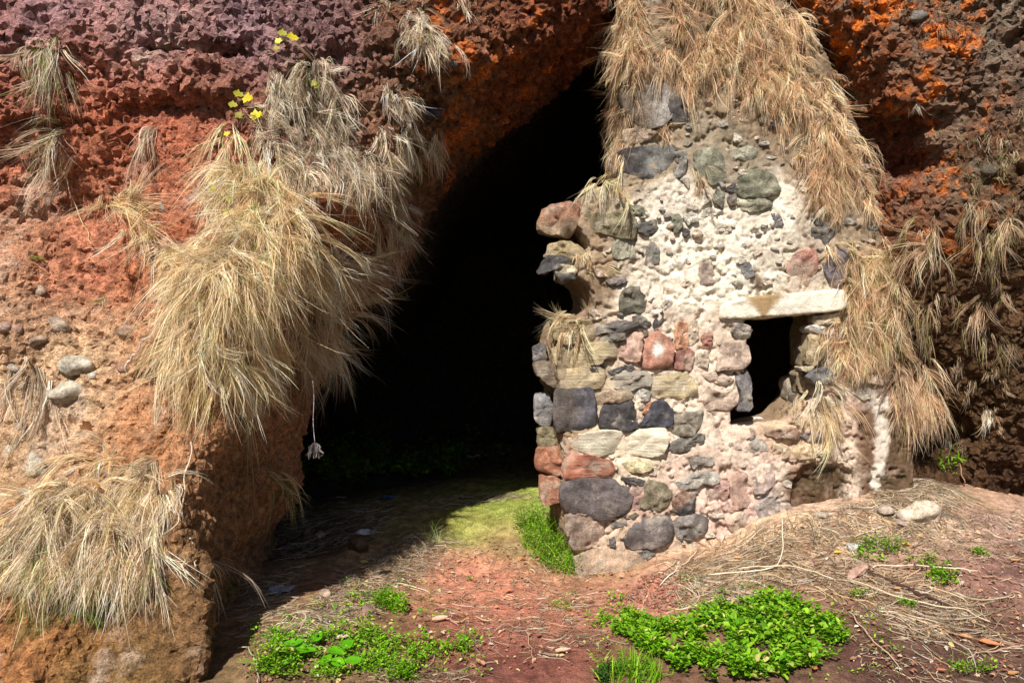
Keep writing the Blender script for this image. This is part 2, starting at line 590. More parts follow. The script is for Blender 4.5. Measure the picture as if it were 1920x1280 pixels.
# rock colours: control points in the (X, Z) plane of the face
CC = []
for px, py, Y, c in [
    (100, 40, 4.6, (160, 120, 142)), (300, 90, 4.6, (172, 132, 146)), (480, 60, 4.7, (152, 118, 142)), (620, 40, 4.8, (132, 96, 108)), (430, 150, 4.65, (138, 84, 72)),
    (60, 180, 4.65, (165, 92, 72)), (200, 230, 4.65, (178, 92, 58)), (330, 250, 4.6, (180, 92, 58)), (70, 280, 4.65, (190, 102, 72)), (330, 330, 4.5, (186, 108, 80)),
    (40, 450, 4.5, (188, 132, 104)), (150, 480, 4.5, (190, 108, 78)), (250, 450, 4.4, (180, 88, 50)), (250, 540, 4.4, (176, 96, 54)), (60, 580, 4.4, (178, 138, 112)),
    (60, 680, 4.35, (206, 172, 140)), (150, 720, 4.3, (212, 180, 150)), (230, 680, 4.3, (196, 136, 96)), (270, 780, 4.25, (184, 118, 66)), (60, 850, 4.2, (196, 160, 128)),
    (150, 850, 4.2, (186, 136, 96)), (60, 1230, 3.8, (176, 112, 54)), (180, 1230, 3.85, (140, 98, 40)), (300, 1150, 3.9, (130, 96, 62)), (200, 1270, 3.6, (120, 92, 36)), (340, 1250, 3.6, (112, 80, 50)), (420, 950, 4.6, (142, 104, 72)), (440, 1050, 4.5, (138, 96, 68)),
    (660, 400, 4.8, (176, 92, 50)), (620, 250, 4.9, (140, 100, 84)), (760, 200, 5.0, (128, 92, 74)), (800, 60, 5.0, (132, 88, 66)), (900, 60, 5.3, (158, 84, 44)), (950, 150, 5.5, (176, 84, 32)),
    (850, 250, 5.6, (140, 92, 62)), (1050, 50, 5.5, (168, 78, 34)), (780, 330, 5.4, (130, 96, 72)), (1300, -30, 5.2, (120, 84, 60)),
    (1530, 60, 5.2, (170, 96, 44)), (1620, 90, 5.1, (200, 104, 36)), (1700, 130, 5.1, (196, 110, 46)), (1650, 220, 5.3, (150, 62, 26)), (1780, 60, 5.0, (150, 122, 104)), (1880, 60, 4.9, (150, 138, 128)),
    (1850, 160, 5.0, (140, 126, 112)), (1740, 230, 5.3, (190, 102, 40)), (1730, 340, 5.4, (206, 102, 28)), (1820, 300, 5.2, (120, 104, 76)), (1880, 420, 5.3, (122, 100, 70)), (1700, 300, 5.5, (120, 44, 20)),
    (1800, 520, 5.5, (126, 88, 52)), (1780, 650, 5.7, (124, 88, 50)), (1880, 700, 5.7, (112, 80, 46)), (1800, 820, 5.9, (120, 84, 46)), (1900, 900, 5.9, (104, 70, 44))]:
    q = P(px, py, Y)
    CC.append((q[0], q[1], q[2], *srgb(*c)))
CC = np.array(CC)
CC[:, 3:6] *= np.where(CC[:, :1] < -0.4, np.array([[1.1, 1.02, 0.84]]), np.array([[0.6, 0.58, 0.52]]))  # right-hand rock darkened: its shade is put into the colour


def idw(CC, p, power=3.0, dims=(0, 1, 2), eps=0.02):
    r = np.zeros((len(p), 3))
    w = np.zeros(len(p))
    for row in CC:
        d = ((p[:, list(dims)] - row[list(dims)]) ** 2).sum(1) + eps
        k = d ** (-power / 2)
        r += k[:, None] * row[3:6]
        w += k
    return r / w[:, None]


pw = V + 0.18 * np.stack([fbm(V, 2.5, 3, seed=41 + k * 5) for k in range(3)], 1)
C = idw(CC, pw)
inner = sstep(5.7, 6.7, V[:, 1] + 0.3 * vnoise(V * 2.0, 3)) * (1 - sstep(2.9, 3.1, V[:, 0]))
C = C * (1 - inner[:, None]) + inner[:, None] * np.array([0.06, 0.045, 0.038])  # cave rock painted darker with depth to deepen the cave's shade
# fine relief: crumbly lumps, pits and bedding
n1 = fbm(V, 5.5, 4, gain=0.55, seed=70)
n2 = fbm(V, 9.0, 3, seed=80, ridged=True)
wl, wid = worley(V * np.array([15.0, 15.0, 17.0]) + 0.5 * np.stack([n1, n2, n1], 1), 90)
wl2, wid2 = worley(V * 30.0, 95)
lump = sstep(-0.1, 0.35, fbm(V, 0.9, 2, seed=31) + 0.25) * 0.6 + 0.4
vis = (V[:, 1] < 7.5)
disp = 0.04 * n1 + 0.032 * n2 + lump * (0.062 * (0.5 - wl) + 0.022 * (0.5 - wl2))
pit = sstep(0.3, 0.55, fbm(V, 4.2, 3, seed=111))
disp -= 0.05 * pit
disp += np.where(vis, 0.015 * fbm(V, 24.0, 2, gain=0.8, seed=119) - 0.020 * sstep(0.15, 0.5, fbm(V, 17.0, 2, seed=123)), 0)
Vk = V.copy()
soft = np.where(V[:, 0] < -0.4, 0.62 + 0.38 * sstep(2.4, 2.9, V[:, 2]), 1.0)
V = V + N * (disp * soft * np.where(vis, 1, 0.5))[:, None] + (soft * np.where(vis, 0.006, 0))[:, None] * rng.normal(0, 1, V.shape)
V[fixed] = Vk[fixed]
# lichen: blotches on the lumps where the rock is orange or grey
tone = (1 + 0.35 * (wid - 0.5) + 0.35 * (wid2 - 0.5)) * 1.18
C = C * tone[:, None]
xz = V[:, [0, 2]]
pale = sstep(0.18, 0.45, fbm(V, 3.2, 4, gain=0.6, seed=131)) * (V[:, 0] < -0.9) * (V[:, 1] < 5.2)
C = C * (1 - 0.55 * pale[:, None]) + 0.55 * pale[:, None] * srgb(214, 184, 156)
orange = sstep(0.12, 0.35, fbm(V, 6.5, 4, gain=0.7, seed=141)) * (1 - sstep(2.9, 3.4, V[:, 0])) * (V[:, 0] > -0.6) * (V[:, 1] < 6.3) * sstep(2.0, 2.4, V[:, 2])
orange = orange * np.where(V[:, 0] > 1.6, 0.9, 0.55)
C = C * (1 - orange[:, None]) + orange[:, None] * srgb(222, 116, 24, sat=0.95) * tone[:, None]
greyl = (1 - 0.7 * (orange > 0.3)) * sstep(0.0, 0.3, fbm(V, 6.0, 4, gain=0.65, seed=151)) * (V[:, 0] > 2.0) * sstep(2.2, 2.8, V[:, 2])
C = C * (1 - 0.5 * greyl[:, None]) + 0.5 * greyl[:, None] * srgb(142, 130, 106)
moss = sstep(0.2, 0.5, fbm(V, 2.6, 4, gain=0.6, seed=161)) * (1 - sstep(0.3, 0.75, V[:, 2])) * (V[:, 0] < -1)
C = C * (1 - 0.7 * moss[:, None]) + 0.7 * moss[:, None] * srgb(112, 106, 28)
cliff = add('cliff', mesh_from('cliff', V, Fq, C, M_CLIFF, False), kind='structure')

# ------------------------------------------------------------------ ground sheet
ux = np.concatenate([-np.geomspace(3.6, 200, 28)[::-1], np.arange(-3.5, 4.3, 0.028), np.arange(4.35, 6.0, 0.06), np.geomspace(6.1, 200, 26)])
uy = np.concatenate([-np.geomspace(1, 200, 24)[::-1], np.linspace(-0.8, 3.0, 24), np.arange(3.05, 8.6, 0.03), np.linspace(8.7, 13, 24), np.geomspace(13.5, 200, 20)])
GX, GY = np.meshgrid(ux, uy, indexing='ij')
gxf, gyf = GX.ravel(), GY.ravel()
gzf = g_height(gxf, gyf)
nxg, nyg = GX.shape
ii = np.arange(nxg * nyg).reshape(nxg, nyg)
GF = np.stack([ii[:-1, :-1], ii[1:, :-1], ii[1:, 1:], ii[:-1, 1:]], 2).reshape(-1, 4)
GV = np.stack([gxf, gyf, gzf], 1)
GC = []
for px, py, Y, c in [
    (900, 1080, 5.4, (196, 112, 76)), (800, 1060, 5.6, (190, 118, 80)), (980, 1130, 4.9, (190, 106, 74)), (860, 1180, 4.4, (150, 76, 56)), (1000, 1230, 4.0, (132, 66, 50)), (900, 1275, 3.8, (120, 64, 50)),
    (700, 1060, 5.5, (170, 130, 88)), (640, 1100, 5.2, (150, 108, 70)), (600, 1180, 4.4, (120, 96, 50)), (480, 1240, 3.9, (120, 92, 50)), (700, 1230, 4.0, (120, 90, 50)),
    (860, 985, 6.2, (140, 140, 26)), (900, 945, 6.7, (138, 156, 0)), (960, 920, 7.1, (150, 164, 0)), (930, 960, 6.5, (134, 148, 0)), (760, 980, 6.3, (150, 128, 66)), (840, 940, 6.8, (176, 142, 92)),
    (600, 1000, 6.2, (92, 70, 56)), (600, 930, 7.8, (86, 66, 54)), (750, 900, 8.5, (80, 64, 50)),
    (1030, 1010, 5.8, (150, 120, 60)), (1240, 1105, 4.95, (180, 102, 74)), (1150, 1160, 4.6, (168, 96, 66)), (1300, 1080, 5.1, (204, 160, 118)), (1450, 1010, 5.2, (214, 178, 134)),
    (1600, 980, 5.2, (206, 166, 132)), (1720, 970, 5.3, (206, 176, 146)), (1720, 910, 5.7, (196, 140, 84)), (1850, 980, 5.3, (160, 122, 106)), (1800, 1050, 4.8, (146, 98, 80)), (1900, 1060, 4.7, (120, 78, 68)),
    (1650, 1100, 4.6, (150, 104, 76)), (1850, 1160, 4.3, (104, 62, 50)), (1700, 1200, 4.1, (100, 64, 50)), (1850, 1270, 3.8, (82, 54, 40)), (1650, 1270, 3.8, (82, 48, 40)), (1400, 1120, 4.6, (180, 130, 94)),
    (1400, 1230, 4.0, (96, 66, 44)), (1200, 1230, 4.0, (120, 80, 50)), (1550, 1150, 4.4, (124, 82, 58))]:
    q = P(px, py, Y)
    GC.append((q[0], q[1], 0, *srgb(*c)))
GC = np.array(GC)
wgv = GV + 0.2 * np.stack([fbm(GV, 2.2, 4, gain=0.6, seed=171 + k * 7) for k in range(3)], 1)
gcol = idw(GC, wgv, 3.0, (0, 1))
speck = sstep(0.1, 0.5, fbm(GV, 11.0, 4, gain=0.75, seed=191))[:, None] * 0.5
gcol = gcol * (1 - speck) + speck * gcol * np.array([0.5, 0.42, 0.4])
gcol *= 1.22 * (1 + 0.25 * fbm(GV, 7.0, 4, gain=0.6, seed=181))[:, None]
away = 1 - sstep(1.2, 2.9, GV[:, 1])
away = np.maximum(away, sstep(5, 7, np.abs(GV[:, 0])))
gcol = gcol * (1 - away[:, None]) + away[:, None] * np.array([0.055, 0.055, 0.028])   # unseen ground all round, darkened to cut light bounced onto the cliff
ground = add('ground', mesh_from('ground', GV, GF, gcol, M_GROUND), kind='structure')

# ------------------------------------------------------------------ stone wall: mortar core
WY = 5.5


def wall_y(x):
    return WY + 0.05 * (x - 0.4)


def W(px, py, dy=0.0):
    q = P(px, py, WY + dy)
    q = P(px, py, wall_y(q[0]) + dy)
    return q


OUT = [(1095, 1150), (1088, 1060), (1068, 1005), (1062, 900), (1056, 830), (1054, 745), (1046, 700), (1044, 655), (1060, 606), (1086, 596), (1114, 572), (1104, 535), (1078, 515), (1080, 484), (1108, 462), (1084, 420), (1104, 360), (1166, 330), (1168, 268), (1190, 240), (1182, 180), (1176, 60), (1160, -10), (1260, -70), (1420, -60), (1540, 70), (1640, 300), (1690, 560), (1712, 800), (1720, 1150)]
OUTW = np.array([W(a, b)[[0, 2]] for a, b in OUT])
WIN = np.array([W(a, b)[[0, 2]] for a, b in [(1372, 800), (1374, 770), (1398, 752), (1400, 598), (1552, 590), (1556, 690), (1536, 745), (1480, 790)]])
HW = 0.02
W0 = np.array([-0.1, 5.2, -0.5])
W1 = np.array([3.1, 6.25, 4.45])
NW = np.ceil((W1 - W0) / HW).astype(int) + 1
wx = W0[0] + np.arange(NW[0]) * HW
wy = W0[1] + np.arange(NW[1]) * HW
wz = W0[2] + np.arange(NW[2]) * HW
X3, Y3, Z3 = np.meshgrid(wx, wy, wz, indexing='ij')
dep = Y3 - wall_y(X3)
# outline lookups on a finer 2-D table, sheared with depth so that the broken end shows its thickness
tx = np.arange(-0.5, 3.4, 0.01)
TXg, TZg = np.meshgrid(tx, wz, indexing='ij')
T_out = poly_sdf(OUTW, TXg.ravel(), TZg.ravel()).reshape(TXg.shape)
T_win = poly_sdf(WIN, TXg.ravel(), TZg.ravel()).reshape(TXg.shape)


def lut(T, x):
    q = np.clip((x - tx[0]) / 0.01, 0, len(tx) - 1.001)
    i = q.astype(int)
    t = q - i
    k = np.arange(T.shape[1])[None, None, :]
    return T[i, k] * (1 - t) + T[i + 1, k] * t


shear = 0.22 * np.clip(dep, 0, 0.6) * (1 - sstep(0.3, 1.2, X3))
Sw = lut(T_out, X3 + shear)
wshear = 0.18 * np.clip(dep, 0, 0.6) * sstep(1.8, 2.1, X3)
Swin = lut(T_win, X3 + wshear)
Sw = np.maximum(Sw, np.abs(dep - 0.27) - 0.27)
Sw = smax(Sw, -Swin, 0.02)
REC = np.array([W(a, b)[[0, 2]] for a, b in [(1488, 915), (1512, 878), (1545, 868), (1600, 884), (1592, 930), (1560, 968), (1520, 980), (1488, 1000)]])
T_rec = poly_sdf(REC, TXg.ravel(), TZg.ravel()).reshape(TXg.shape)
Sw = smax(Sw, -np.maximum(lut(T_rec, X3) + 0.03 * grid_noise(NW, 5, 24), dep - 0.055 + 0.03 * grid_noise(NW, 4, 25)), 0.02)
Sw = (Sw + 0.011 * grid_noise(NW, 14, 21) + 0.010 * grid_noise(NW, 6, 22) + 0.006 * grid_noise(NW, 3, 23)).astype(np.float32)
for ax in range(3):
    sl = [slice(None)] * 3
    for k in (0, -1):
        sl[ax] = k
        Sw[tuple(sl)] = np.maximum(Sw[tuple(sl)], 0.01)
del X3, Y3, Z3, dep, shear, Swin
MV, MF = surface_nets(Sw, W0, HW)
fc = MV[MF].mean(1)
front = (fc[:, 1] - wall_y(fc[:, 0]) < 0.38)
MV, Fn = subdivide(MV, MF[front])
mfix = border(Fn, len(MV))
Mk = MV.copy()
MF = np.concatenate([Fn, MF[~front]])
MV = smooth(MV, MF, 1, 0.4)
MN = vnormals(MV, MF)
pt = sstep(0.28, 0.5, fbm(MV, 13.0, 3, seed=201))
mwl, mwid = worley(MV * np.array([17.0, 17.0, 24.0]) + 0.6 * np.stack([fbm(MV, 6, 2, seed=206 + k) for k in range(3)], 1), 207)
mz = sstep(-0.15, 0.25, fbm(MV, 3.0, 2, seed=209))
mrd = fbm(MV, 16.0, 4, gain=0.65, seed=208, ridged=True)
MV = MV + MN * ((0.003 + 0.010 * mz) * fbm(MV, 28.0, 4, gain=0.8, seed=205) - 0.006 * mrd * mz - 0.012 * sstep(0.90, 0.97, 1 - np.abs(fbm(MV, 3.5, 3, seed=263)) * 1.4) * (0.4 + mz) + 0.006 * mz * (0.5 - mwl) - 0.026 * pt - 0.012 * sstep(0.3, 0.5, fbm(MV, 34.0, 2, seed=203)))[:, None]
MV[mfix] = Mk[mfix]
MC = []
for px, py, c in [(1300, 500, (240, 226, 204)), (1450, 430, (244, 232, 212)), (1250, 400, (232, 218, 200)), (1400, 520, (238, 226, 206)), (1220, 560, (238, 220, 200)), (1330, 660, (236, 206, 184)),
                  (1280, 760, (238, 214, 190)), (1350, 820, (232, 204, 184)), (1300, 930, (226, 190, 172)), (1380, 930, (220, 178, 164)), (1440, 880, (228, 200, 182)), (1460, 960, (200, 182, 172)),
                  (1120, 900, (228, 200, 170)), (1170, 830, (236, 214, 184)), (1150, 1000, (220, 188, 160)), (1250, 1040, (214, 180, 150)), (1080, 1000, (190, 160, 130)),
                  (1050, 800, (170, 140, 100)), (1080, 540, (130, 100, 66)), (1030, 680, (150, 130, 96)), (1100, 500, (160, 130, 96)), (1180, 300, (176, 150, 116)), (1200, 200, (130, 110, 84)), (1230, 260, (168, 142, 110)),
                  (1350, 260, (150, 132, 106)), (1400, 200, (120, 96, 70)), (1300, 100, (110, 84, 60)), (1500, 200, (120, 96, 70)), (1540, 420, (200, 180, 160)), (1560, 520, (206, 186, 166)), (1600, 500, (150, 130, 100)),
                  (1470, 830, (214, 180, 140)), (1540, 830, (226, 200, 160)), (1590, 860, (226, 196, 176)), (1600, 920, (224, 196, 178)), (1585, 800, (220, 190, 170)),
                  (1500, 920, (92, 66, 30)), (1530, 900, (96, 72, 40)), (1510, 950, (84, 62, 30)), (1560, 900, (150, 120, 96)), (1630, 850, (120, 84, 54)), (1632, 920, (110, 78, 52)), (1630, 790, (110, 80, 52)),
                  (1652, 780, (214, 204, 194)), (1652, 850, (222, 210, 198)), (1646, 910, (206, 190, 170)), (1675, 850, (104, 76, 44)), (1680, 920, (96, 72, 40)), (1700, 700, (110, 84, 60))]:
    q = W(px, py)
    MC.append((q[0], 0, q[2], *srgb(*c)))
MC = np.array(MC)
mw = MV + 0.035 * np.stack([fbm(MV, 9, 3, seed=211 + k * 3) for k in range(3)], 1)
mc = idw(MC, mw, 6.0, (0, 2), eps=0.0003) * 0.93
dark = sstep(0.15, 0.4, fbm(MV, 14.0, 4, gain=0.65, seed=221))
mc = mc * (1 - 0.4 * dark[:, None]) + 0.4 * dark[:, None] * srgb(132, 116, 108)
fleck = sstep(0.25, 0.42, fbm(MV, 30.0, 3, gain=0.7, seed=225))
mc = mc * (1 - 0.55 * fleck[:, None]) + 0.55 * fleck[:, None] * srgb(96, 82, 76)
grime = sstep(-0.15, 0.4, fbm(MV, 4.5, 4, gain=0.65, seed=227))
mc = mc * (1 - 0.5 * grime[:, None]) + 0.5 * grime[:, None] * srgb(172, 154, 132)
mc = mc * np.array([0.97, 0.95, 0.9])
pink = sstep(0.05, 0.4, fbm(MV, 5.0, 3, gain=0.6, seed=231)) * (1 - sstep(1.6, 2.2, MV[:, 2]))
mc = mc * (1 - 0.3 * pink[:, None]) + 0.3 * pink[:, None] * srgb(206, 150, 130)
sw2 = MV + 0.075 * np.stack([fbm(MV, 11, 4, gain=0.65, seed=241 + k * 3) for k in range(3)], 1)
for pg, cc in [([(1486, 915), (1512, 874), (1545, 864), (1604, 884), (1596, 930), (1560, 968), (1520, 985), (1488, 1005)], (84, 62, 32)), ([(1606, 770), (1640, 770), (1640, 950), (1610, 955)], (112, 80, 54)), ([(1664, 770), (1720, 760), (1720, 960), (1656, 960)], (92, 68, 40)), ([(1642, 755), (1664, 755), (1660, 880), (1650, 935), (1642, 930)], (206, 192, 174)),
               ([(1425, 556), (1410, 520), (1418, 500), (1432, 530)], (110, 84, 60)), ([(1700, 300), (1640, 280), (1500, 60), (1170, 20), (1170, 170), (1400, 240), (1540, 420), (1590, 470), (1590, 700), (1720, 700)], (150, 124, 92))]:
    pw2 = np.array([W(a, b)[[0, 2]] for a, b in pg])
    tt = (1 - sstep(-0.02, 0.02, poly_sdf(pw2, sw2[:, 0], sw2[:, 2])))[:, None] * (0.55 + 0.4 * sstep(-0.25, 0.1, fbm(MV, 18, 3, gain=0.7, seed=261)))[:, None]
    mc = mc * (1 - tt) + tt * srgb(*cc) * (1 + 0.25 * fbm(MV, 20, 3, seed=251))[:, None]
inn = sstep(0.09, 0.2, MV[:, 1] - wall_y(MV[:, 0]))
mc = mc * (1 - inn[:, None]) + inn[:, None] * srgb(140, 112, 78)
wall = add('stone_wall', None, loc=(0.4, WY, 0), label='ruined rubble stone wall with square window, closing the right half of the cave mouth', cat='wall')
bpy.context.view_layer.update()


def part(name, me, parent, loc=(0, 0, 0), **kw):
    o = add(name, me, parent, **kw)
    pl = Vector(parent.location)
    o.location = Vector([float(v) for v in loc]) - pl
    return o


part('mortar', mesh_from('mortar', MV, MF, mc, M_MORTAR), wall)


# ------------------------------------------------------------------ stones of the wall
def chaikin(p, it=2, c=0.22):
    for _ in range(it):
        q = np.roll(p, -1, 0)
        p = np.stack([p * (1 - c) + q * c, p * c + q * (1 - c)], 1).reshape(-1, 2)
    return p


def resample(p, n):
    q = np.concatenate([p, p[:1]])
    s = np.concatenate([[0], np.cumsum(np.linalg.norm(np.diff(q, axis=0), axis=1))])
    t = np.linspace(0, s[-1], n, endpoint=False)
    return np.stack([np.interp(t, s, q[:, 0]), np.interp(t, s, q[:, 1])], 1)


def stone_mesh(outline, prot, depth, c1, c2=None, mode=None, seed=0, mat=None, n=46, rough=1.0):
    """outline (m,2) in local X,Z; front bulges towards -Y by prot, body runs depth into the wall"""
    o = resample(chaikin(np.asarray(outline, float), 1, 0.09), n)
    cen = o.mean(0)
    size = np.sqrt(np.ptp(o[:, 0]) * np.ptp(o[:, 1]))
    rings = [(0.94, depth), (1.0, depth * 0.45), (1.0, 0.1 * prot), (1.0, -0.75 * prot), (0.985, -0.95 * prot), (0.94, -1.0 * prot), (0.85, -1.0 * prot), (0.72, -1.03 * prot), (0.58, -1.02 * prot), (0.43, -1.04 * prot), (0.28, -1.02 * prot), (0.12, -1.04 * prot)]
    Vs = []
    for s, y in rings:
        q = cen + (o - cen) * s
        Vs.append(np.stack([q[:, 0], np.full(n, y), q[:, 1]], 1))
    Vs.append(np.array([[cen[0], -prot, cen[1]]]))
    V = np.concatenate(Vs)
    F = []
    for r in range(len(rings) - 1):
        a = r * n + np.arange(n)
        b = r * n + (np.arange(n) + 1) % n
        F.append(np.stack([a, b, b + n, a + n], 1))
    F = np.concatenate(F)
    last = (len(rings) - 1) * n
    T = np.stack([last + np.arange(n), last + (np.arange(n) + 1) % n, np.full(n, len(V) - 1)], 1)
    off = np.array([seed * 3.17, seed * 1.3, seed * 7.7])
    k = rough * min(size, 0.2)
    front = (V[:, 1] < 0.2 * prot)[:, None]
    nz = np.stack([vnoise(V / max(size, 0.05) * 2.6 + off + 31 * j, 5 + j) for j in range(3)], 1)
    nz2 = np.stack([vnoise(V / max(size, 0.05) * 7 + off + 17 * j, 15 + j) for j in range(3)], 1)
    sr = np.random.default_rng(seed + 500)
    tilt = sr.uniform(-0.16, 0.16, 2)
    V[:, 1] += np.where(V[:, 1] < 0, (V[:, 0] - cen[0]) * tilt[0] + (V[:, 2] - cen[1]) * tilt[1], 0)
    nz3 = np.stack([vnoise(V / 0.016 + off + 7 * j, 25 + j) for j in range(3)], 1)
    V = V + nz * np.array([0.035, 0.08, 0.035]) * k * 1.3 + nz2 * np.array([0.05, 0.07, 0.05]) * k * front + nz3 * 0.0032
    for _ in range(3):                      # broken flats across the front and its corners
        a = sr.uniform(0, 2 * math.pi)
        nn = np.array([math.cos(a) * 0.75, -1.0, math.sin(a) * 0.75])
        nn /= np.linalg.norm(nn)
        q = (V - np.array([cen[0], 0, cen[1]])) @ nn
        lim = np.percentile(q, sr.uniform(84, 95))
        ex = np.clip(q - lim, 0, None)
        V = V - nn * (ex * 0.85)[:, None]
    c = np.tile(np.asarray(c1, float), (len(V), 1))
    if c2 is not None:
        rel = (V[:, [0, 2]] - cen) / (np.ptp(o, axis=0) / 2)
        if mode == 'core':
            t = 1 - sstep(0.15, 0.5, np.hypot(rel[:, 0] * 1.3 - 0.1, rel[:, 1] * 0.9 - 0.15))
        elif mode == 'lr':
            t = sstep(-0.3, 0.4, rel[:, 0] + 0.3 * nz[:, 0])
        elif mode == 'diag':
            t = sstep(-0.2, 0.2, rel[:, 0] * 0.5 - rel[:, 1] * 0.8 + 0.3 * nz[:, 1])
        else:
            t = sstep(-0.3, 0.4, rel[:, 1] + 0.3 * nz[:, 2])
        c = c * (1 - t[:, None]) + t[:, None] * np.asarray(c2)
    c = c * (1 + 0.36 * vnoise(V / max(size, 0.05) * 3 + off, 3) + 0.2 * nz2[:, 0])[:, None]
    lime = (sstep(0.1, 0.55, fbm(V / 0.1 + off, 1.0, 3, gain=0.7, seed=33)) * 0.55)[:, None]      # lime smeared over the stone
    c = c * (1 - lime) + lime * srgb(206, 190, 164) * 0.85
    return mesh_from('stone', V, [F, T], c, mat or M_STONE)


def ZA(*p): return [(980 + x / 3.7647, 140 + y / 3.7647) for x, y in p]
def ZB(*p): return [(980 + x / 3.7647, 440 + y / 3.7647) for x, y in p]
def ZC(*p): return [(980 + x / 3.556, 740 + y / 3.556) for x, y in p]
def ZD(*p): return [(1280 + x / 3.5556, 240 + y / 3.5556) for x, y in p]
def ZE(*p): return [(1280 + x / 2.909, 560 + y / 2.909) for x, y in p]
def PX(*p): return list(p)


DK = srgb(96, 88, 86)
DK2 = srgb(86, 81, 82)
SL = srgb(112, 106, 102)
GG = srgb(140, 138, 112)
GR = srgb(158, 150, 140)
LG = srgb(190, 182, 168)
TN = srgb(190, 166, 120)
TN2 = srgb(176, 146, 104)
CR = srgb(232, 214, 178)
PK = srgb(206, 162, 138)
OR = srgb(214, 142, 96)
RD = srgb(186, 98, 68)
BG = srgb(186, 156, 128)
BR = srgb(132, 112, 92)
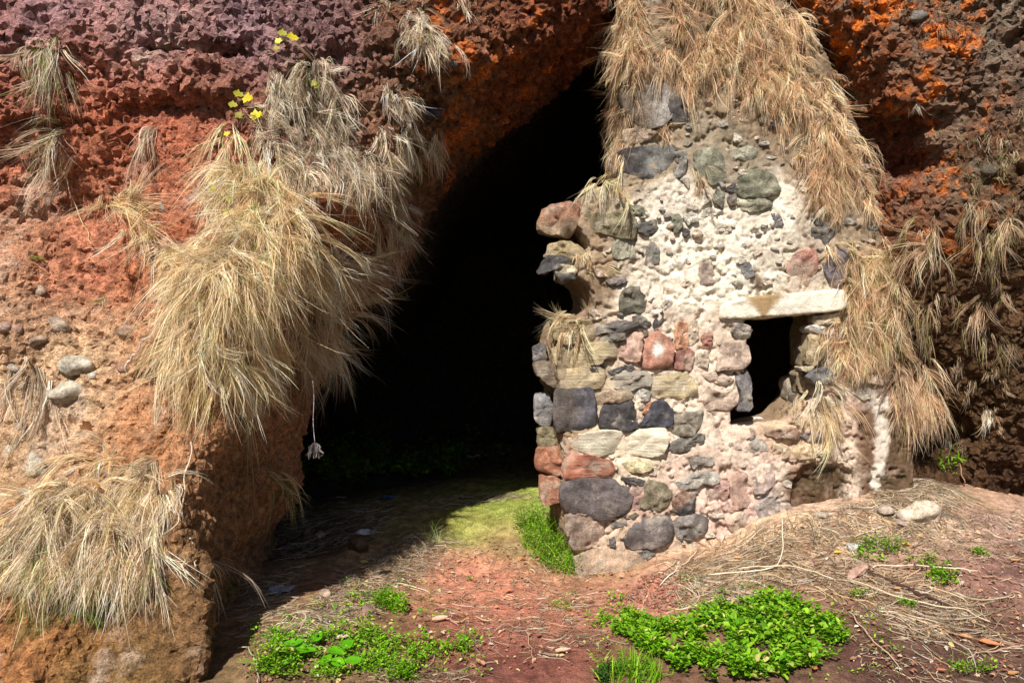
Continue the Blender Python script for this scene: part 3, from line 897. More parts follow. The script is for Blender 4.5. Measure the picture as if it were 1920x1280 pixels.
# polygon, protrusion, extra depth behind the wall face, colour, options
STONES = [
    (ZA((700, 130), (860, 110), (1010, 100), (1025, 300), (960, 350), (880, 360), (760, 330), (730, 250)), .07, 0, BR, dict(c2=srgb(160, 150, 140), mode='lr')),
    (ZA((1030, 120), (1170, 230), (1160, 340), (1070, 350), (1030, 280)), .05, 0, DK, {}),
    (ZA((720, 400), (850, 380), (930, 420), (870, 480), (730, 500)), .04, 0, BG, {}),
    (ZA((690, 570), (740, 540), (860, 530), (1040, 530), (1050, 720), (950, 735), (800, 745), (690, 690)), .08, 0, DK2, dict(c2=srgb(142, 138, 130), mode='lr')),
    (ZA((1055, 560), (1140, 560), (1150, 700), (1065, 720)), .05, 0, GR, {}),
    (ZA((1210, 560), (1290, 540), (1290, 640), (1220, 640)), .03, 0, GG, {}),
    (ZA((120, 1030), (160, 950), (260, 920), (370, 930), (385, 1040), (320, 1140), (200, 1120), (120, 1090)), .09, .05, srgb(168, 138, 104), dict(c2=srgb(176, 118, 84), mode='tb')),
    (ZA((460, 1060), (480, 1000), (600, 985), (740, 985), (780, 1050), (780, 1140), (740, 1155), (560, 1110), (460, 1090)), .10, 0, srgb(150, 136, 100), {}),
    (ZA((810, 1060), (930, 1035), (960, 1100), (850, 1130)), .02, 0, SL, {}),
    (ZA((1060, 1000), (1120, 990), (1125, 1080), (1070, 1120)), .02, 0, GG, {}),
    (ZA((720, 920), (850, 930), (870, 990), (730, 980)), .03, 0, GG, {}),
    (ZA((630, 1220), (700, 1150), (770, 1180), (780, 1290), (650, 1290)), .03, 0, srgb(186, 180, 150), {}),
    (ZB((120, 260), (180, 160), (250, 145), (370, 165), (350, 215), (230, 235), (170, 270)), .10, .05, DK2, {}),
    (ZB((165, 160), (200, 70), (320, 60), (425, 110), (375, 165), (250, 148)), .08, .05, srgb(196, 168, 112), {}),
    (ZB((230, 240), (310, 212), (380, 240), (360, 310), (270, 330)), .09, .04, SL, dict(c2=srgb(214, 194, 150), mode='tb')),
    (ZB((690, 470), (720, 400), (800, 390), (865, 450), (860, 530), (740, 555), (690, 540)), .03, 0, srgb(122, 116, 98), {}),
    (ZB((880, 90), (930, 55), (965, 120), (950, 200), (880, 220)), .02, 0, srgb(140, 134, 122), {}),
    (ZB((590, 320), (720, 300), (735, 330), (640, 360)), .02, 0, srgb(140, 126, 126), {}),
    (ZB((485, 655), (660, 610), (790, 615), (815, 650), (740, 680), (490, 705)), .07, 0, srgb(118, 110, 104), {}),
    (ZB((530, 745), (560, 705), (700, 697), (705, 740), (560, 768)), .06, 0, srgb(128, 120, 106), {}),
    (ZB((780, 580), (860, 585), (900, 630), (860, 665), (810, 640)), .03, 0, DK2, {}),
    (ZB((820, 672), (885, 672), (880, 715), (820, 710)), .02, 0, BR, {}),
    (ZB((900, 660), (950, 560), (1000, 545), (1005, 600), (940, 640), (920, 700)), .03, 0, DK, {}),
    (ZB((690, 800), (700, 730), (760, 700), (830, 705), (825, 800), (800, 900), (740, 905), (690, 860)), .04, 0, PK, {}),
    (ZB((820, 870), (850, 780), (880, 720), (960, 705), (1030, 750), (1045, 850), (1030, 920), (940, 940), (850, 920)), .05, 0, srgb(206, 138, 108), dict(c2=srgb(244, 232, 214), mode='core')),
    (ZB((1075, 640), (1110, 620), (1165, 640), (1165, 790), (1080, 790)), .02, 0, srgb(226, 156, 108), {}),
    (ZB((1172, 620), (1230, 615), (1230, 740), (1172, 770)), .02, 0, srgb(226, 198, 164), {}),
    (ZB((1070, 835), (1160, 815), (1200, 840), (1190, 955), (1080, 940)), .015, 0, srgb(170, 110, 92), {}),
    (ZB((240, 600), (470, 620), (490, 750), (300, 762), (225, 720)), .05, 0, TN, dict(mat=1)),
    (ZB((250, 800), (500, 770), (680, 790), (690, 860), (560, 870), (540, 900), (290, 930)), .06, 0, srgb(204, 180, 128), dict(mat=1)),
    (ZB((290, 970), (470, 950), (560, 960), (560, 1080), (430, 1100), (290, 1085)), .05, 0, srgb(204, 176, 124), dict(mat=1)),
    (ZB((90, 920), (150, 900), (285, 960), (285, 1080), (200, 1045), (110, 990)), .05, .16, BR, dict(mat=1)),
    (ZB((75, 800), (120, 770), (160, 790), (165, 880), (85, 890)), .05, .22, srgb(120, 114, 116), {}),
    (ZB((480, 940), (510, 915), (565, 940), (550, 965), (490, 967)), .05, 0, DK, {}),
    (ZB((600, 962), (710, 927), (720, 950), (640, 982)), .03, 0, SL, {}),
    (ZB((730, 930), (760, 915), (790, 940), (780, 960), (740, 962)), .03, 0, DK, {}),
    (ZB((610, 1065), (680, 975), (860, 962), (912, 1010), (880, 1060), (740, 1085)), .04, 0, srgb(186, 172, 152), dict(mat=1)),
    (ZB((920, 1000), (1080, 980), (1190, 975), (1200, 1130), (1060, 1150), (930, 1140)), .03, 0, srgb(196, 172, 122), dict(mat=1)),
    (ZB((510, 1162), (580, 1112), (740, 1092), (757, 1160), (680, 1182), (540, 1184)), .04, 0, srgb(168, 140, 108), {}),
    (ZB((770, 1110), (840, 1090), (905, 1110), (890, 1172), (780, 1172)), .03, 0, LG, {}),
    (PX((1046, 735), (1108, 733), (1114, 796), (1078, 807), (1044, 803)), .07, 0, srgb(112, 100, 92), dict(c2=srgb(96, 92, 100), mode='lr')),
    (ZC((82, 15), (170, 5), (205, 100), (185, 195), (95, 175)), .06, .24, srgb(150, 146, 146), {}),
    (ZC((520, 190), (540, 100), (570, 72), (730, 58), (757, 100), (757, 210), (690, 227), (530, 213)), .06, 0, DK2, {}),
    (ZC((790, 205), (830, 130), (870, 60), (940, 40), (1005, 110), (980, 190), (940, 210), (880, 205)), .06, 0, srgb(84, 82, 92), {}),
    (ZC((795, 120), (830, 55), (868, 52), (826, 126)), .03, 0, OR, {}),
    (ZC((1010, 150), (1080, 120), (1190, 120), (1190, 220), (1120, 265), (1010, 265)), .035, 0, srgb(150, 136, 116), {}),
    (ZC((970, 330), (1010, 277), (1190, 268), (1195, 310), (1110, 360), (1000, 385)), .04, 0, srgb(128, 120, 110), {}),
    (ZC((275, 335), (340, 282), (480, 252), (640, 242), (640, 385), (500, 387), (300, 372)), .07, 0, srgb(226, 212, 180), dict(mat=1)),
    (ZC((662, 270), (740, 237), (930, 222), (947, 300), (910, 388), (676, 390)), .06, 0, srgb(232, 216, 182), dict(mat=1)),
    (ZC((105, 230), (200, 220), (215, 330), (110, 345)), .05, .22, srgb(140, 126, 90), {}),
    (ZC((105, 370), (190, 360), (275, 385), (290, 520), (210, 522), (108, 490)), .07, .16, srgb(190, 120, 78), {}),
    (ZC((285, 505), (300, 420), (440, 410), (555, 440), (582, 500), (550, 545), (360, 570), (300, 545)), .07, 0, srgb(204, 122, 86), dict(mat=1)),
    (ZC((640, 470), (700, 452), (840, 452), (840, 500), (720, 517)), .03, 0, srgb(226, 206, 150), {}),
    (ZC((295, 610), (360, 572), (650, 572), (717, 620), (692, 700), (640, 782), (500, 802), (320, 792), (288, 700)), .07, 0, srgb(112, 100, 98), {}),
    (ZC((660, 560), (740, 552), (812, 572), (790, 602), (700, 592)), .03, 0, DK, {}),
    (ZC((710, 748), (730, 607), (800, 602), (802, 680), (780, 752)), .03, 0, srgb(204, 162, 144), {}),
    (ZC((800, 722), (830, 612), (890, 562), (960, 582), (987, 640), (972, 730), (910, 767), (830, 757)), .05, 0, srgb(142, 128, 98), {}),
    (ZC((120, 540), (200, 545), (280, 600), (280, 700), (130, 712)), .06, .16, srgb(176, 114, 80), {}),
    (ZC((1000, 605), (1100, 540), (1209, 524), (1275, 530), (1270, 590), (1100, 615), (1010, 642)), .03, 0, srgb(186, 176, 162), {}),
    (ZC((1005, 700), (1060, 642), (1145, 690), (1130, 772), (1060, 797), (1010, 772)), .04, 0, srgb(172, 128, 104), dict(c2=DK2, mode='diag')),
    (ZC((600, 802), (660, 780), (682, 800), (640, 822)), .03, 0, DK, {}),
    (ZC((690, 822), (760, 780), (772, 800), (720, 832)), .03, 0, BR, {}),
    (ZC((298, 820), (400, 802), (520, 810), (520, 980), (400, 1030), (340, 1012), (298, 900)), .05, 0, srgb(176, 148, 126), {}),
    (ZC((600, 847), (680, 837), (690, 870), (600, 887)), .025, 0, srgb(140, 132, 124), {}),
    (ZC((745, 850), (800, 812), (960, 817), (987, 900), (977, 970), (860, 1012), (760, 1012), (700, 990)), .06, 0, srgb(116, 104, 102), {}),
    (ZC((1005, 890), (1060, 812), (1170, 802), (1225, 835), (1225, 900), (1100, 962), (1020, 942)), .04, 0, srgb(140, 130, 122), {}),
    (ZC((580, 960), (615, 950), (617, 1010), (580, 1000)), .02, 0, SL, {}),
    (ZC((370, 1072), (500, 1042), (750, 1012), (797, 1130), (700, 1202), (560, 1192), (400, 1212), (378, 1150)), .06, 0, srgb(196, 162, 128), {}),
    (ZC((385, 1214), (600, 1206), (580, 1290), (400, 1290)), .04, 0, srgb(176, 146, 116), {}),
    (ZC((775, 1052), (860, 1032), (882, 1062), (800, 1102), (780, 1092)), .03, 0, srgb(130, 122, 114), {}),
    (ZD((90, 170), (200, 150), (270, 190), (300, 280), (280, 340), (200, 370), (110, 300)), .05, 0, srgb(146, 144, 118), {}),
    (ZD((350, 140), (470, 130), (500, 190), (440, 217), (340, 207)), .03, 0, srgb(176, 172, 146), {}),
    (ZD((360, 430), (400, 340), (470, 290), (600, 330), (620, 440), (510, 460), (420, 470)), .07, 0, srgb(144, 142, 114), {}),
    (ZD((370, 476), (500, 480), (612, 452), (600, 510), (550, 552), (420, 547)), .04, 0, srgb(158, 152, 124), {}),
    (ZD((200, 470), (240, 390), (275, 430), (272, 532)), .03, 0, srgb(132, 128, 110), {}),
    (ZD((280, 412), (340, 372), (357, 412), (330, 432)), .03, 0, DK, {}),
    (ZD((300, 460), (350, 440), (355, 512), (310, 512)), .03, 0, srgb(140, 124, 108), {}),
    (ZD((850, 672), (960, 652), (1000, 700), (960, 772), (850, 772)), .04, 0, srgb(128, 120, 110), {}),
    (ZD((860, 620), (890, 592), (942, 640), (900, 662)), .03, 0, DK, {}),
    (ZD((960, 960), (980, 830), (1060, 802), (1137, 880), (1137, 960), (1060, 1042), (1010, 1052)), .06, 0, srgb(126, 114, 116), {}),
    (ZD((700, 900), (780, 832), (870, 832), (900, 960), (860, 1052), (720, 1042)), .02, 0, srgb(176, 140, 112), dict(c2=srgb(206, 138, 116), mode='tb')),
    (ZD((370, 930), (440, 902), (470, 980), (410, 1002)), .02, 0, srgb(140, 136, 134), {}),
    (ZD((875, 866), (965, 832), (905, 886)), .03, 0, srgb(196, 172, 130), {}),
    (ZD((0, 700), (20, 667), (45, 690), (20, 732)), .02, 0, DK, {}),
    (ZD((110, 920), (190, 882), (200, 1030), (120, 1052)), .02, 0, srgb(190, 164, 144), {}),
    (ZD((10, 580), (90, 560), (100, 620), (30, 640)), .015, 0, srgb(206, 196, 176), {}),
    (ZD((600, 600), (640, 580), (670, 640), (620, 660)), .015, 0, srgb(140, 132, 132), {}),
    (ZE((725, 97), (862, 77), (867, 125), (735, 137)), .04, 0, srgb(206, 182, 148), {}),
    (ZE((680, 162), (700, 147), (832, 140), (832, 190), (700, 187)), .06, .03, srgb(214, 204, 190), {}),
    (ZE((690, 202), (760, 192), (792, 260), (722, 370), (682, 330)), .04, .03, srgb(206, 178, 128), {}),
    (ZE((686, 430), (720, 392), (790, 382), (812, 440), (750, 472)), .07, 0, srgb(120, 116, 116), {}),
    (ZE((650, 372), (710, 367), (702, 395), (655, 392)), .04, .05, srgb(196, 176, 140), {}),
    (PX((1494, 700), (1520, 690), (1526, 722), (1500, 736)), .03, .16, srgb(170, 146, 110), {}),
    (PX((1500, 650), (1522, 644), (1524, 676), (1502, 684)), .03, .14, srgb(150, 130, 100), {}),
    (PX((1474, 712), (1494, 706), (1496, 738), (1476, 748)), .03, .34, srgb(176, 156, 128), {}),
    (PX((1490, 742), (1520, 732), (1524, 758), (1492, 766)), .03, .2, srgb(130, 114, 96), {}),
    (ZE((270, 187), (290, 142), (340, 146), (368, 165), (360, 207), (300, 227)), .05, 0, srgb(172, 156, 142), {}),
    (ZE((200, 300), (215, 252), (355, 255), (362, 340), (320, 375), (200, 387)), .04, 0, srgb(206, 174, 150), {}),
    (ZE((278, 412), (340, 377), (362, 420), (367, 590), (300, 592), (315, 520)), .05, 0, srgb(124, 116, 116), {}),
    (ZE((100, 420), (180, 397), (270, 440), (210, 472)), .02, 0, srgb(202, 174, 150), {}),
    (ZE((95, 572), (100, 472), (210, 522), (282, 560), (260, 602), (130, 607)), .03, 0, srgb(210, 176, 150), {}),
    (ZE((370, 790), (440, 772), (467, 850), (420, 882), (370, 862)), .02, 0, srgb(190, 176, 162), {}),
    (ZE((465, 742), (500, 717), (610, 712), (642, 740), (630, 772), (570, 757)), .08, 0, srgb(176, 134, 110), {}),
    (ZE((640, 742), (720, 722), (762, 760), (700, 782)), .07, 0, srgb(160, 142, 134), {}),
    (ZE((500, 792), (570, 802), (602, 860), (500, 872)), .02, 0, srgb(224, 190, 150), {}),
    (ZE((610, 802), (715, 792), (712, 860), (610, 872)), .02, 0, srgb(222, 188, 138), {}),
    (ZE((722, 782), (802, 782), (802, 832), (722, 842)), .03, 0, srgb(228, 210, 170), {}),
    (ZE((250, 962), (350, 962), (372, 1120), (270, 1132)), .012, 0, srgb(204, 160, 138), {}),
    (ZE((370, 922), (480, 902), (502, 1000), (400, 1052)), .012, 0, srgb(198, 170, 156), {}),
    (ZE((390, 1122), (480, 1082), (522, 1160), (450, 1232)), .015, 0, srgb(176, 162, 154), {}),
    (ZE((50, 872), (180, 852), (192, 890), (60, 922)), .025, 0, srgb(152, 140, 128), {}),
    (ZE((230, 1202), (320, 1162), (382, 1240), (300, 1282)), .02, 0, srgb(204, 170, 144), {}),
    (ZE((60, 302), (130, 292), (132, 370), (60, 372)), .015, 0, srgb(216, 190, 160), {}),
    (ZE((108, 202), (160, 192), (152, 270), (110, 272)), .015, 0, srgb(190, 128, 104), {}),
    (ZE((150, 1010), (235, 990), (240, 1100), (160, 1130)), .012, 0, srgb(196, 150, 134), {}),
]
for k, (poly, prot, dy, c1, kw) in enumerate(STONES):
    pts = np.array([W(a, b, dy)[[0, 2]] for a, b in poly])
    cen = pts.mean(0)
    y = wall_y(cen[0]) + dy
    kw = dict(kw)
    m = M_LAYER if kw.pop('mat', 0) else None
    me = stone_mesh((pts - cen) * 1.2, prot * 0.3 + 0.006, 0.14, np.asarray(c1) * 0.9, seed=k, mat=m, **kw)
    part('stone', me, wall, (cen[0], y, cen[1]))

# small angular chips bedded in the mortar between the larger stones
cr = np.random.default_rng(55)
taken = [np.array([W(a, b)[[0, 2]] for a, b in st[0]]) for st in STONES]
taken.append(np.array([W(a, b)[[0, 2]] for a, b in [(1340, 605), (1340, 545), (1590, 535), (1590, 600)]]))
taken.append(REC)
taken.append(np.array([W(a, b)[[0, 2]] for a, b in [(1600, 760), (1720, 760), (1720, 980), (1600, 980)]]))
cands = np.stack([cr.uniform(0.5, 2.6, 5000), cr.uniform(0.0, 3.3, 5000)], 1)
chip_pal = [srgb(*c) for c in [(206, 192, 170), (222, 206, 180), (186, 174, 156), (206, 176, 154), (164, 154, 142), (200, 164, 142), (218, 190, 164), (150, 142, 134)]]
ok = (poly_sdf(OUTW, cands[:, 0], cands[:, 1]) < -0.06) & (poly_sdf(WIN, cands[:, 0], cands[:, 1]) > 0.05)
for t in taken:
    ok &= poly_sdf(t, cands[:, 0], cands[:, 1]) > 0.012
cands = cands[ok]
chosen = []
for c in cands:
    R = 0.016 + 0.045 * cr.random() ** 1.7
    dmin = min((poly_sdf(t, c[:1], c[1:2])[0] for t in taken), default=1)
    R = min(R, dmin * 0.95)
    if R < 0.014 or any(np.hypot(*(c - q)) < (R + r2) * 0.95 for q, r2 in chosen):
        continue
    chosen.append((c, R))
    if len(chosen) >= 170:
        break
for k, (c, R) in enumerate(chosen):
    m = cr.integers(5, 7)
    a = np.sort(cr.uniform(0, 2 * math.pi, m) * 0.35 + np.arange(m) / m * 2 * math.pi)
    pg = np.stack([np.cos(a) * R * 1.25, np.sin(a) * R * cr.uniform(.55, 1.0)], 1) * cr.uniform(.8, 1.1, (m, 1))
    me = stone_mesh(pg, cr.uniform(.004, .018), 0.06, chip_pal[cr.integers(0, 8)] * cr.uniform(.8, 1.0), seed=900 + k, n=16)
    part('stone', me, wall, (c[0], wall_y(c[0]), c[1]))

# lintel over the window: a long pale slab with one stain
lp = np.array([W(a, b)[[0, 2]] for a, b in [(1347, 598), (1349, 574), (1376, 562), (1449, 553), (1572, 541), (1582, 552), (1580, 583), (1478, 592), (1390, 597)]])
lc = lp.mean(0)
n = 110
oo = resample(chaikin(lp - lc, 2, 0.12), n)
rings = [(1.0, 0.34), (1.0, 0.0), (0.995, -0.03), (0.97, -0.042), (0.8, -0.045), (0.6, -0.046), (0.4, -0.044), (0.2, -0.046), (0.04, -0.045)]
Vs = [np.stack([oo[:, 0] * (1 - (1 - s) * 0.4), np.full(n, y), oo[:, 1] * s], 1) for s, y in rings]
LV = np.concatenate(Vs)
LF = np.concatenate([np.stack([r * n + np.arange(n), r * n + (np.arange(n) + 1) % n, (r + 1) * n + (np.arange(n) + 1) % n, (r + 1) * n + np.arange(n)], 1) for r in range(len(rings) - 1)])
LT = ((len(rings) - 1) * n + np.arange(n))[None, :]
LV = LV + 0.008 * np.stack([vnoise(LV * 9 + 9 * j, 8 + j) for j in range(3)], 1) + 0.004 * np.stack([vnoise(LV * 40 + 9 * j, 18 + j) for j in range(3)], 1)
lcol = np.tile(srgb(230, 216, 192) * 0.92, (len(LV), 1))
sx = W(1428, 570)[0] - lc[0]
t = np.clip(2.2 - 2.2 * np.abs(LV[:, 0] - sx) / np.maximum(0.1 + 1.1 * LV[:, 2], 0.01), 0, 0.9)
lcol = lcol * (1 - t[:, None]) + t[:, None] * srgb(150, 112, 40)
lcol = lcol * (1 - 0.22 * sstep(0, .6, fbm(LV, 12.0, 3, seed=3)))[:, None]
part('lintel', mesh_from('lintel', LV, [LF, LT], lcol, M_MORTAR), wall, (lc[0], wall_y(lc[0]), lc[1]), label='long pale slab over the window with a brown stain')

#__MORE__
# ------------------------------------------------------------------ surface queries for everything that grows or lies about
_gx0, _gy0, _gh = -4.5, 2.4, 0.025
_qx = np.arange(-4.5, 5.5, _gh)
_qy = np.arange(2.4, 12.5, _gh)
_A, _B = np.meshgrid(_qx, _qy, indexing='ij')
_GT = g_height(_A.ravel(), _B.ravel()).reshape(_A.shape)


def gz_at(x, y):
    u = np.clip((x - _gx0) / _gh, 0, len(_qx) - 1.001)
    v = np.clip((y - _gy0) / _gh, 0, len(_qy) - 1.001)
    i, j = u.astype(int), v.astype(int)
    a, b = u - i, v - j
    return (_GT[i, j] * (1 - a) + _GT[i + 1, j] * a) * (1 - b) + (_GT[i, j + 1] * (1 - a) + _GT[i + 1, j + 1] * a) * b


def sdf(p):
    d = sample_grid(S, C0, H, p)
    inb = np.all((p > W0) & (p < W1), axis=1)
    if inb.any():
        d = d.copy()
        d[inb] = np.minimum(d[inb], sample_grid(Sw, W0, HW, p[inb]))
    return d


def grad(p, e=0.03):
    g = np.stack([sdf(p + np.eye(3)[k] * e) - sdf(p - np.eye(3)[k] * e) for k in range(3)], 1)
    return g / np.maximum(np.linalg.norm(g, axis=1), 1e-6)[:, None]


def hit(px, py, ground_only=False, rock_only=False):
    px, py = np.asarray(px, float), np.asarray(py, float)
    d = np.stack([(px - 960) / FPX, np.ones_like(px), -(py - 640) / FPX], 1)
    o = np.array([0, 0, CAM_Z])
    t = np.full(len(px), 3.0)
    done = np.zeros(len(px), bool)
    for _ in range(420):
        p = o + d * t[:, None]
        f = np.full(len(px), 9.0)
        if not ground_only:
            f = sdf(p)
        if not rock_only:
            f = np.minimum(f, (p[:, 2] - gz_at(p[:, 0], p[:, 1])) * 0.7)
        done |= f < 0.002
        if done.all():
            break
        t = np.where(done, t, t + np.clip(f * 0.6, 0.006, 0.12))
        t = np.minimum(t, 12)
    return o + d * t[:, None]


def norm(v):
    return v / np.maximum(np.linalg.norm(v, axis=-1, keepdims=True), 1e-9)


def sim(roots, d0, L, nseg, grav, jit, r, collide=True, clear=0.022):
    """hanging blades: start along d0, bend with gravity, pushed out of rock and wall. Returns (n, nseg+1, 3)"""
    n = len(roots)
    p = roots.copy()
    d = norm(d0)
    pts = [p]
    sl = (L / nseg)[:, None]
    curl = r.normal(0, 1, (n, 3)) * jit
    for k in range(nseg):
        g = np.zeros((n, 3))
        g[:, 2] = -1
        d = norm(d + g * grav[:, None] + curl + r.normal(0, 1, (n, 3)) * jit * 0.7)
        q = p + d * sl
        if collide:
            f = sdf(q)
            m = f < clear
            if m.any():
                gr = grad(q[m])
                q[m] += gr * (clear - f[m])[:, None] * 0.9
                q[m] = p[m] + norm(q[m] - p[m]) * sl[m]
                d[m] = norm(q[m] - p[m])
            z = gz_at(q[:, 0], q[:, 1]) + 0.01
            q[:, 2] = np.maximum(q[:, 2], z)
        pts.append(q)
        p = q
    return np.stack(pts, 1)


PROF = {9: [0.75, 1, 1, 0.95, 0.9, 0.8, 0.65, 0.42, 0.08]}


def ribbons(pts, width, col, r, prof=None, tipc=1.12):
    n, m, _ = pts.shape
    t = np.gradient(pts, axis=1)
    t = norm(t)
    s0 = r.normal(0, 1, (n, 1, 3))
    side = norm(np.cross(t, np.broadcast_to(s0, t.shape)))
    if prof is None:
        x = np.linspace(0, 1, m)
        prof = np.minimum(0.7 + x * 2, 1) * (1 - x ** 2.2) + 0.06
    w = np.asarray(width)[:, None, None] * np.asarray(prof)[None, :, None] * 0.5
    V = np.stack([pts - side * w, pts + side * w], 2).reshape(-1, 3)
    base = (np.arange(n) * m * 2)[:, None] + (np.arange(m - 1) * 2)[None, :]
    F = np.stack([base, base + 1, base + 3, base + 2], 2).reshape(-1, 4)
    c = np.repeat(col[:, None, :], m, 1) * np.linspace(0.9, tipc, m)[None, :, None]
    C = np.repeat(c.reshape(-1, 3), 2, 0)
    return V, F, C


class Soup:
    def __init__(s):
        s.V, s.F, s.C, s.n = [], [], [], 0

    def put(s, V, F, C):
        s.V.append(V)
        s.F.append(F + s.n)
        s.C.append(C)
        s.n += len(V)

    def mesh(s, name, mat, org=None):
        V = np.concatenate(s.V)
        if org is not None:
            V = V - np.asarray(org)
        fs = {}
        for f in s.F:
            fs.setdefault(f.shape[1], []).append(f)
        return mesh_from(name, V, [np.concatenate(v) for v in fs.values()], np.concatenate(s.C), mat)


STRAW = np.array([srgb(*c, sat=0.8) for c in [(250, 230, 188), (244, 218, 168), (236, 202, 146), (216, 178, 124), (250, 236, 204), (190, 154, 112), (240, 210, 158)]])
PALE = np.array([srgb(*c, sat=0.8) for c in [(240, 222, 194), (226, 204, 172), (208, 184, 152), (246, 232, 210), (182, 156, 126), (156, 130, 106)]])
RUST = np.array([srgb(*c, sat=0.78) for c in [(238, 204, 160), (226, 188, 142), (210, 168, 124), (244, 216, 176), (186, 144, 104), (234, 196, 152)]])
MIXP = np.concatenate([STRAW[:4], PALE[:5]]) * 0.92
GREEN = np.array([srgb(*c, sat=0.95) for c in [(126, 142, 48), (104, 128, 36), (150, 158, 70)]])


def tufts(soup, centers, nrm, nb, L, r, pal, width=(0.0022, 0.0048), out=0.3, up=-0.3, bias=(0, 0, 0), grav=0.42, jit=0.17, spread=0.024, green=0.04, nseg=7, lvar=0.4, collide=True, fray=1.15, lock=11):
    """tufts of locks: every lock follows one hanging path, its blades part towards the tip and break off at different lengths"""
    n = len(centers)
    k = r.poisson(nb * (1.6 if n < 12 else 1.0) / lock, n).clip(2)
    ti = np.repeat(np.arange(n), k)
    N = len(ti)
    tb = r.normal(0, 0.32, (n, 3))
    tb[:, 0] += 0.45 * vnoise(centers * 3.3, 61)
    tl = r.uniform(L[0], L[1], n)
    off = r.normal(0, spread, (N, 3))
    nn = nrm[ti]
    off -= nn * (off * nn).sum(1)[:, None]
    root = centers[ti] + off - nn * 0.02
    d0 = nn * out + np.array([0, 0, up]) + tb[ti] + off / spread * 0.16 + r.normal(0, 0.2, (N, 3)) + np.array(bias)
    LL = tl[ti] * (1 + r.uniform(-lvar, lvar, N))
    g = np.full(N, grav) * r.uniform(0.5, 1.5, N)
    guide = sim(root, d0, LL, nseg, g, jit, r, collide)
    # blades of each lock
    kb = r.integers(max(3, lock - 4), lock + 5, N)
    bi = np.repeat(np.arange(N), kb)
    B = len(bi)
    t = np.linspace(0, 1, nseg + 1)
    cut = r.uniform(0.5, 1.08, B)
    x = np.clip(t[None] * cut[:, None], 0, 1) * nseg
    a = np.minimum(x.astype(int), nseg - 1)
    w = (x - a)[:, :, None]
    gp = guide[bi]
    rows = np.arange(B)[:, None]
    pts = gp[rows, a] * (1 - w) + gp[rows, a + 1] * w
    o1 = r.normal(0, 1, (B, 3))
    o2 = r.normal(0, 1, (B, 3)) * np.where(r.random((B, 1)) < .15, 2.6, 1)
    o2[:, 2] = o2[:, 2] * 0.7 - 0.35
    start = r.uniform(0.15, 0.75, B)[:, None]
    fr = np.clip(t[None] - start, 0, 1)
    kink = np.cumsum(r.normal(0, 1, pts.shape), 1) * 0.0022
    kink -= kink[:, :1]
    pts = pts + kink + o1[:, None] * 0.009 * np.minimum(t[None] * 4, 1)[:, :, None] + o2[:, None] * (fr ** 1.3 * LL[bi][:, None] * 0.10 * fray)[:, :, None]
    pts[:, :, 2] = np.maximum(pts[:, :, 2], gz_at(pts[:, :, 0], pts[:, :, 1]) + 0.006)
    lt = r.uniform(0.72, 1.35, N) * (1.05 + 0.3 * vnoise(root * 14, 63))
    tone = r.uniform(0.85, 1.2, n)[ti[bi]] * lt[bi] * r.uniform(0.8, 1.25, B)
    lc = pal[r.integers(0, len(pal), N)]
    mixc = r.random((B, 1)) * 0.5
    col = (lc[bi] * (1 - mixc) + pal[r.integers(0, len(pal), B)] * mixc) * tone[:, None]
    gm = r.random(B) < green
    col[gm] = GREEN[r.integers(0, len(GREEN), gm.sum())]
    soup.put(*ribbons(pts, r.uniform(width[0], width[1], B), col, r))


def mass(name, polys, label, seed, **kw):
    """one tangled mass of hanging grass: stuff. polys = [(polygon px, number of tufts, options)]"""
    r = np.random.default_rng(seed)
    sp = Soup()
    for poly, n, o in polys:
        o = dict(o)
        thr = o.pop('thr', -0.1)
        q = rand_in_poly(poly, int(n * 2.6), r)
        e = poly_sdf(poly, q[:, 0], q[:, 1])
        hole = vnoise(np.stack([q[:, 0] / 30, q[:, 1] / 46, np.full(len(q), seed * 1.7)], 1), 71) + 0.5 * vnoise(np.stack([q[:, 0] / 13, q[:, 1] / 18, np.full(len(q), seed * 2.7)], 1), 72)
        q = q[(hole > thr) & ((e < 8 * hole) | (thr < -.4))][:n]
        c = hit(q[:, 0], q[:, 1], rock_only=True)
        c = c[c[:, 1] < 6.6]
        a = dict(kw)
        a.update(o)
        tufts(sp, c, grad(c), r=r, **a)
    return add(name, sp.mesh(name, M_STRAW), kind='stuff', label=label, cat='dry grass')


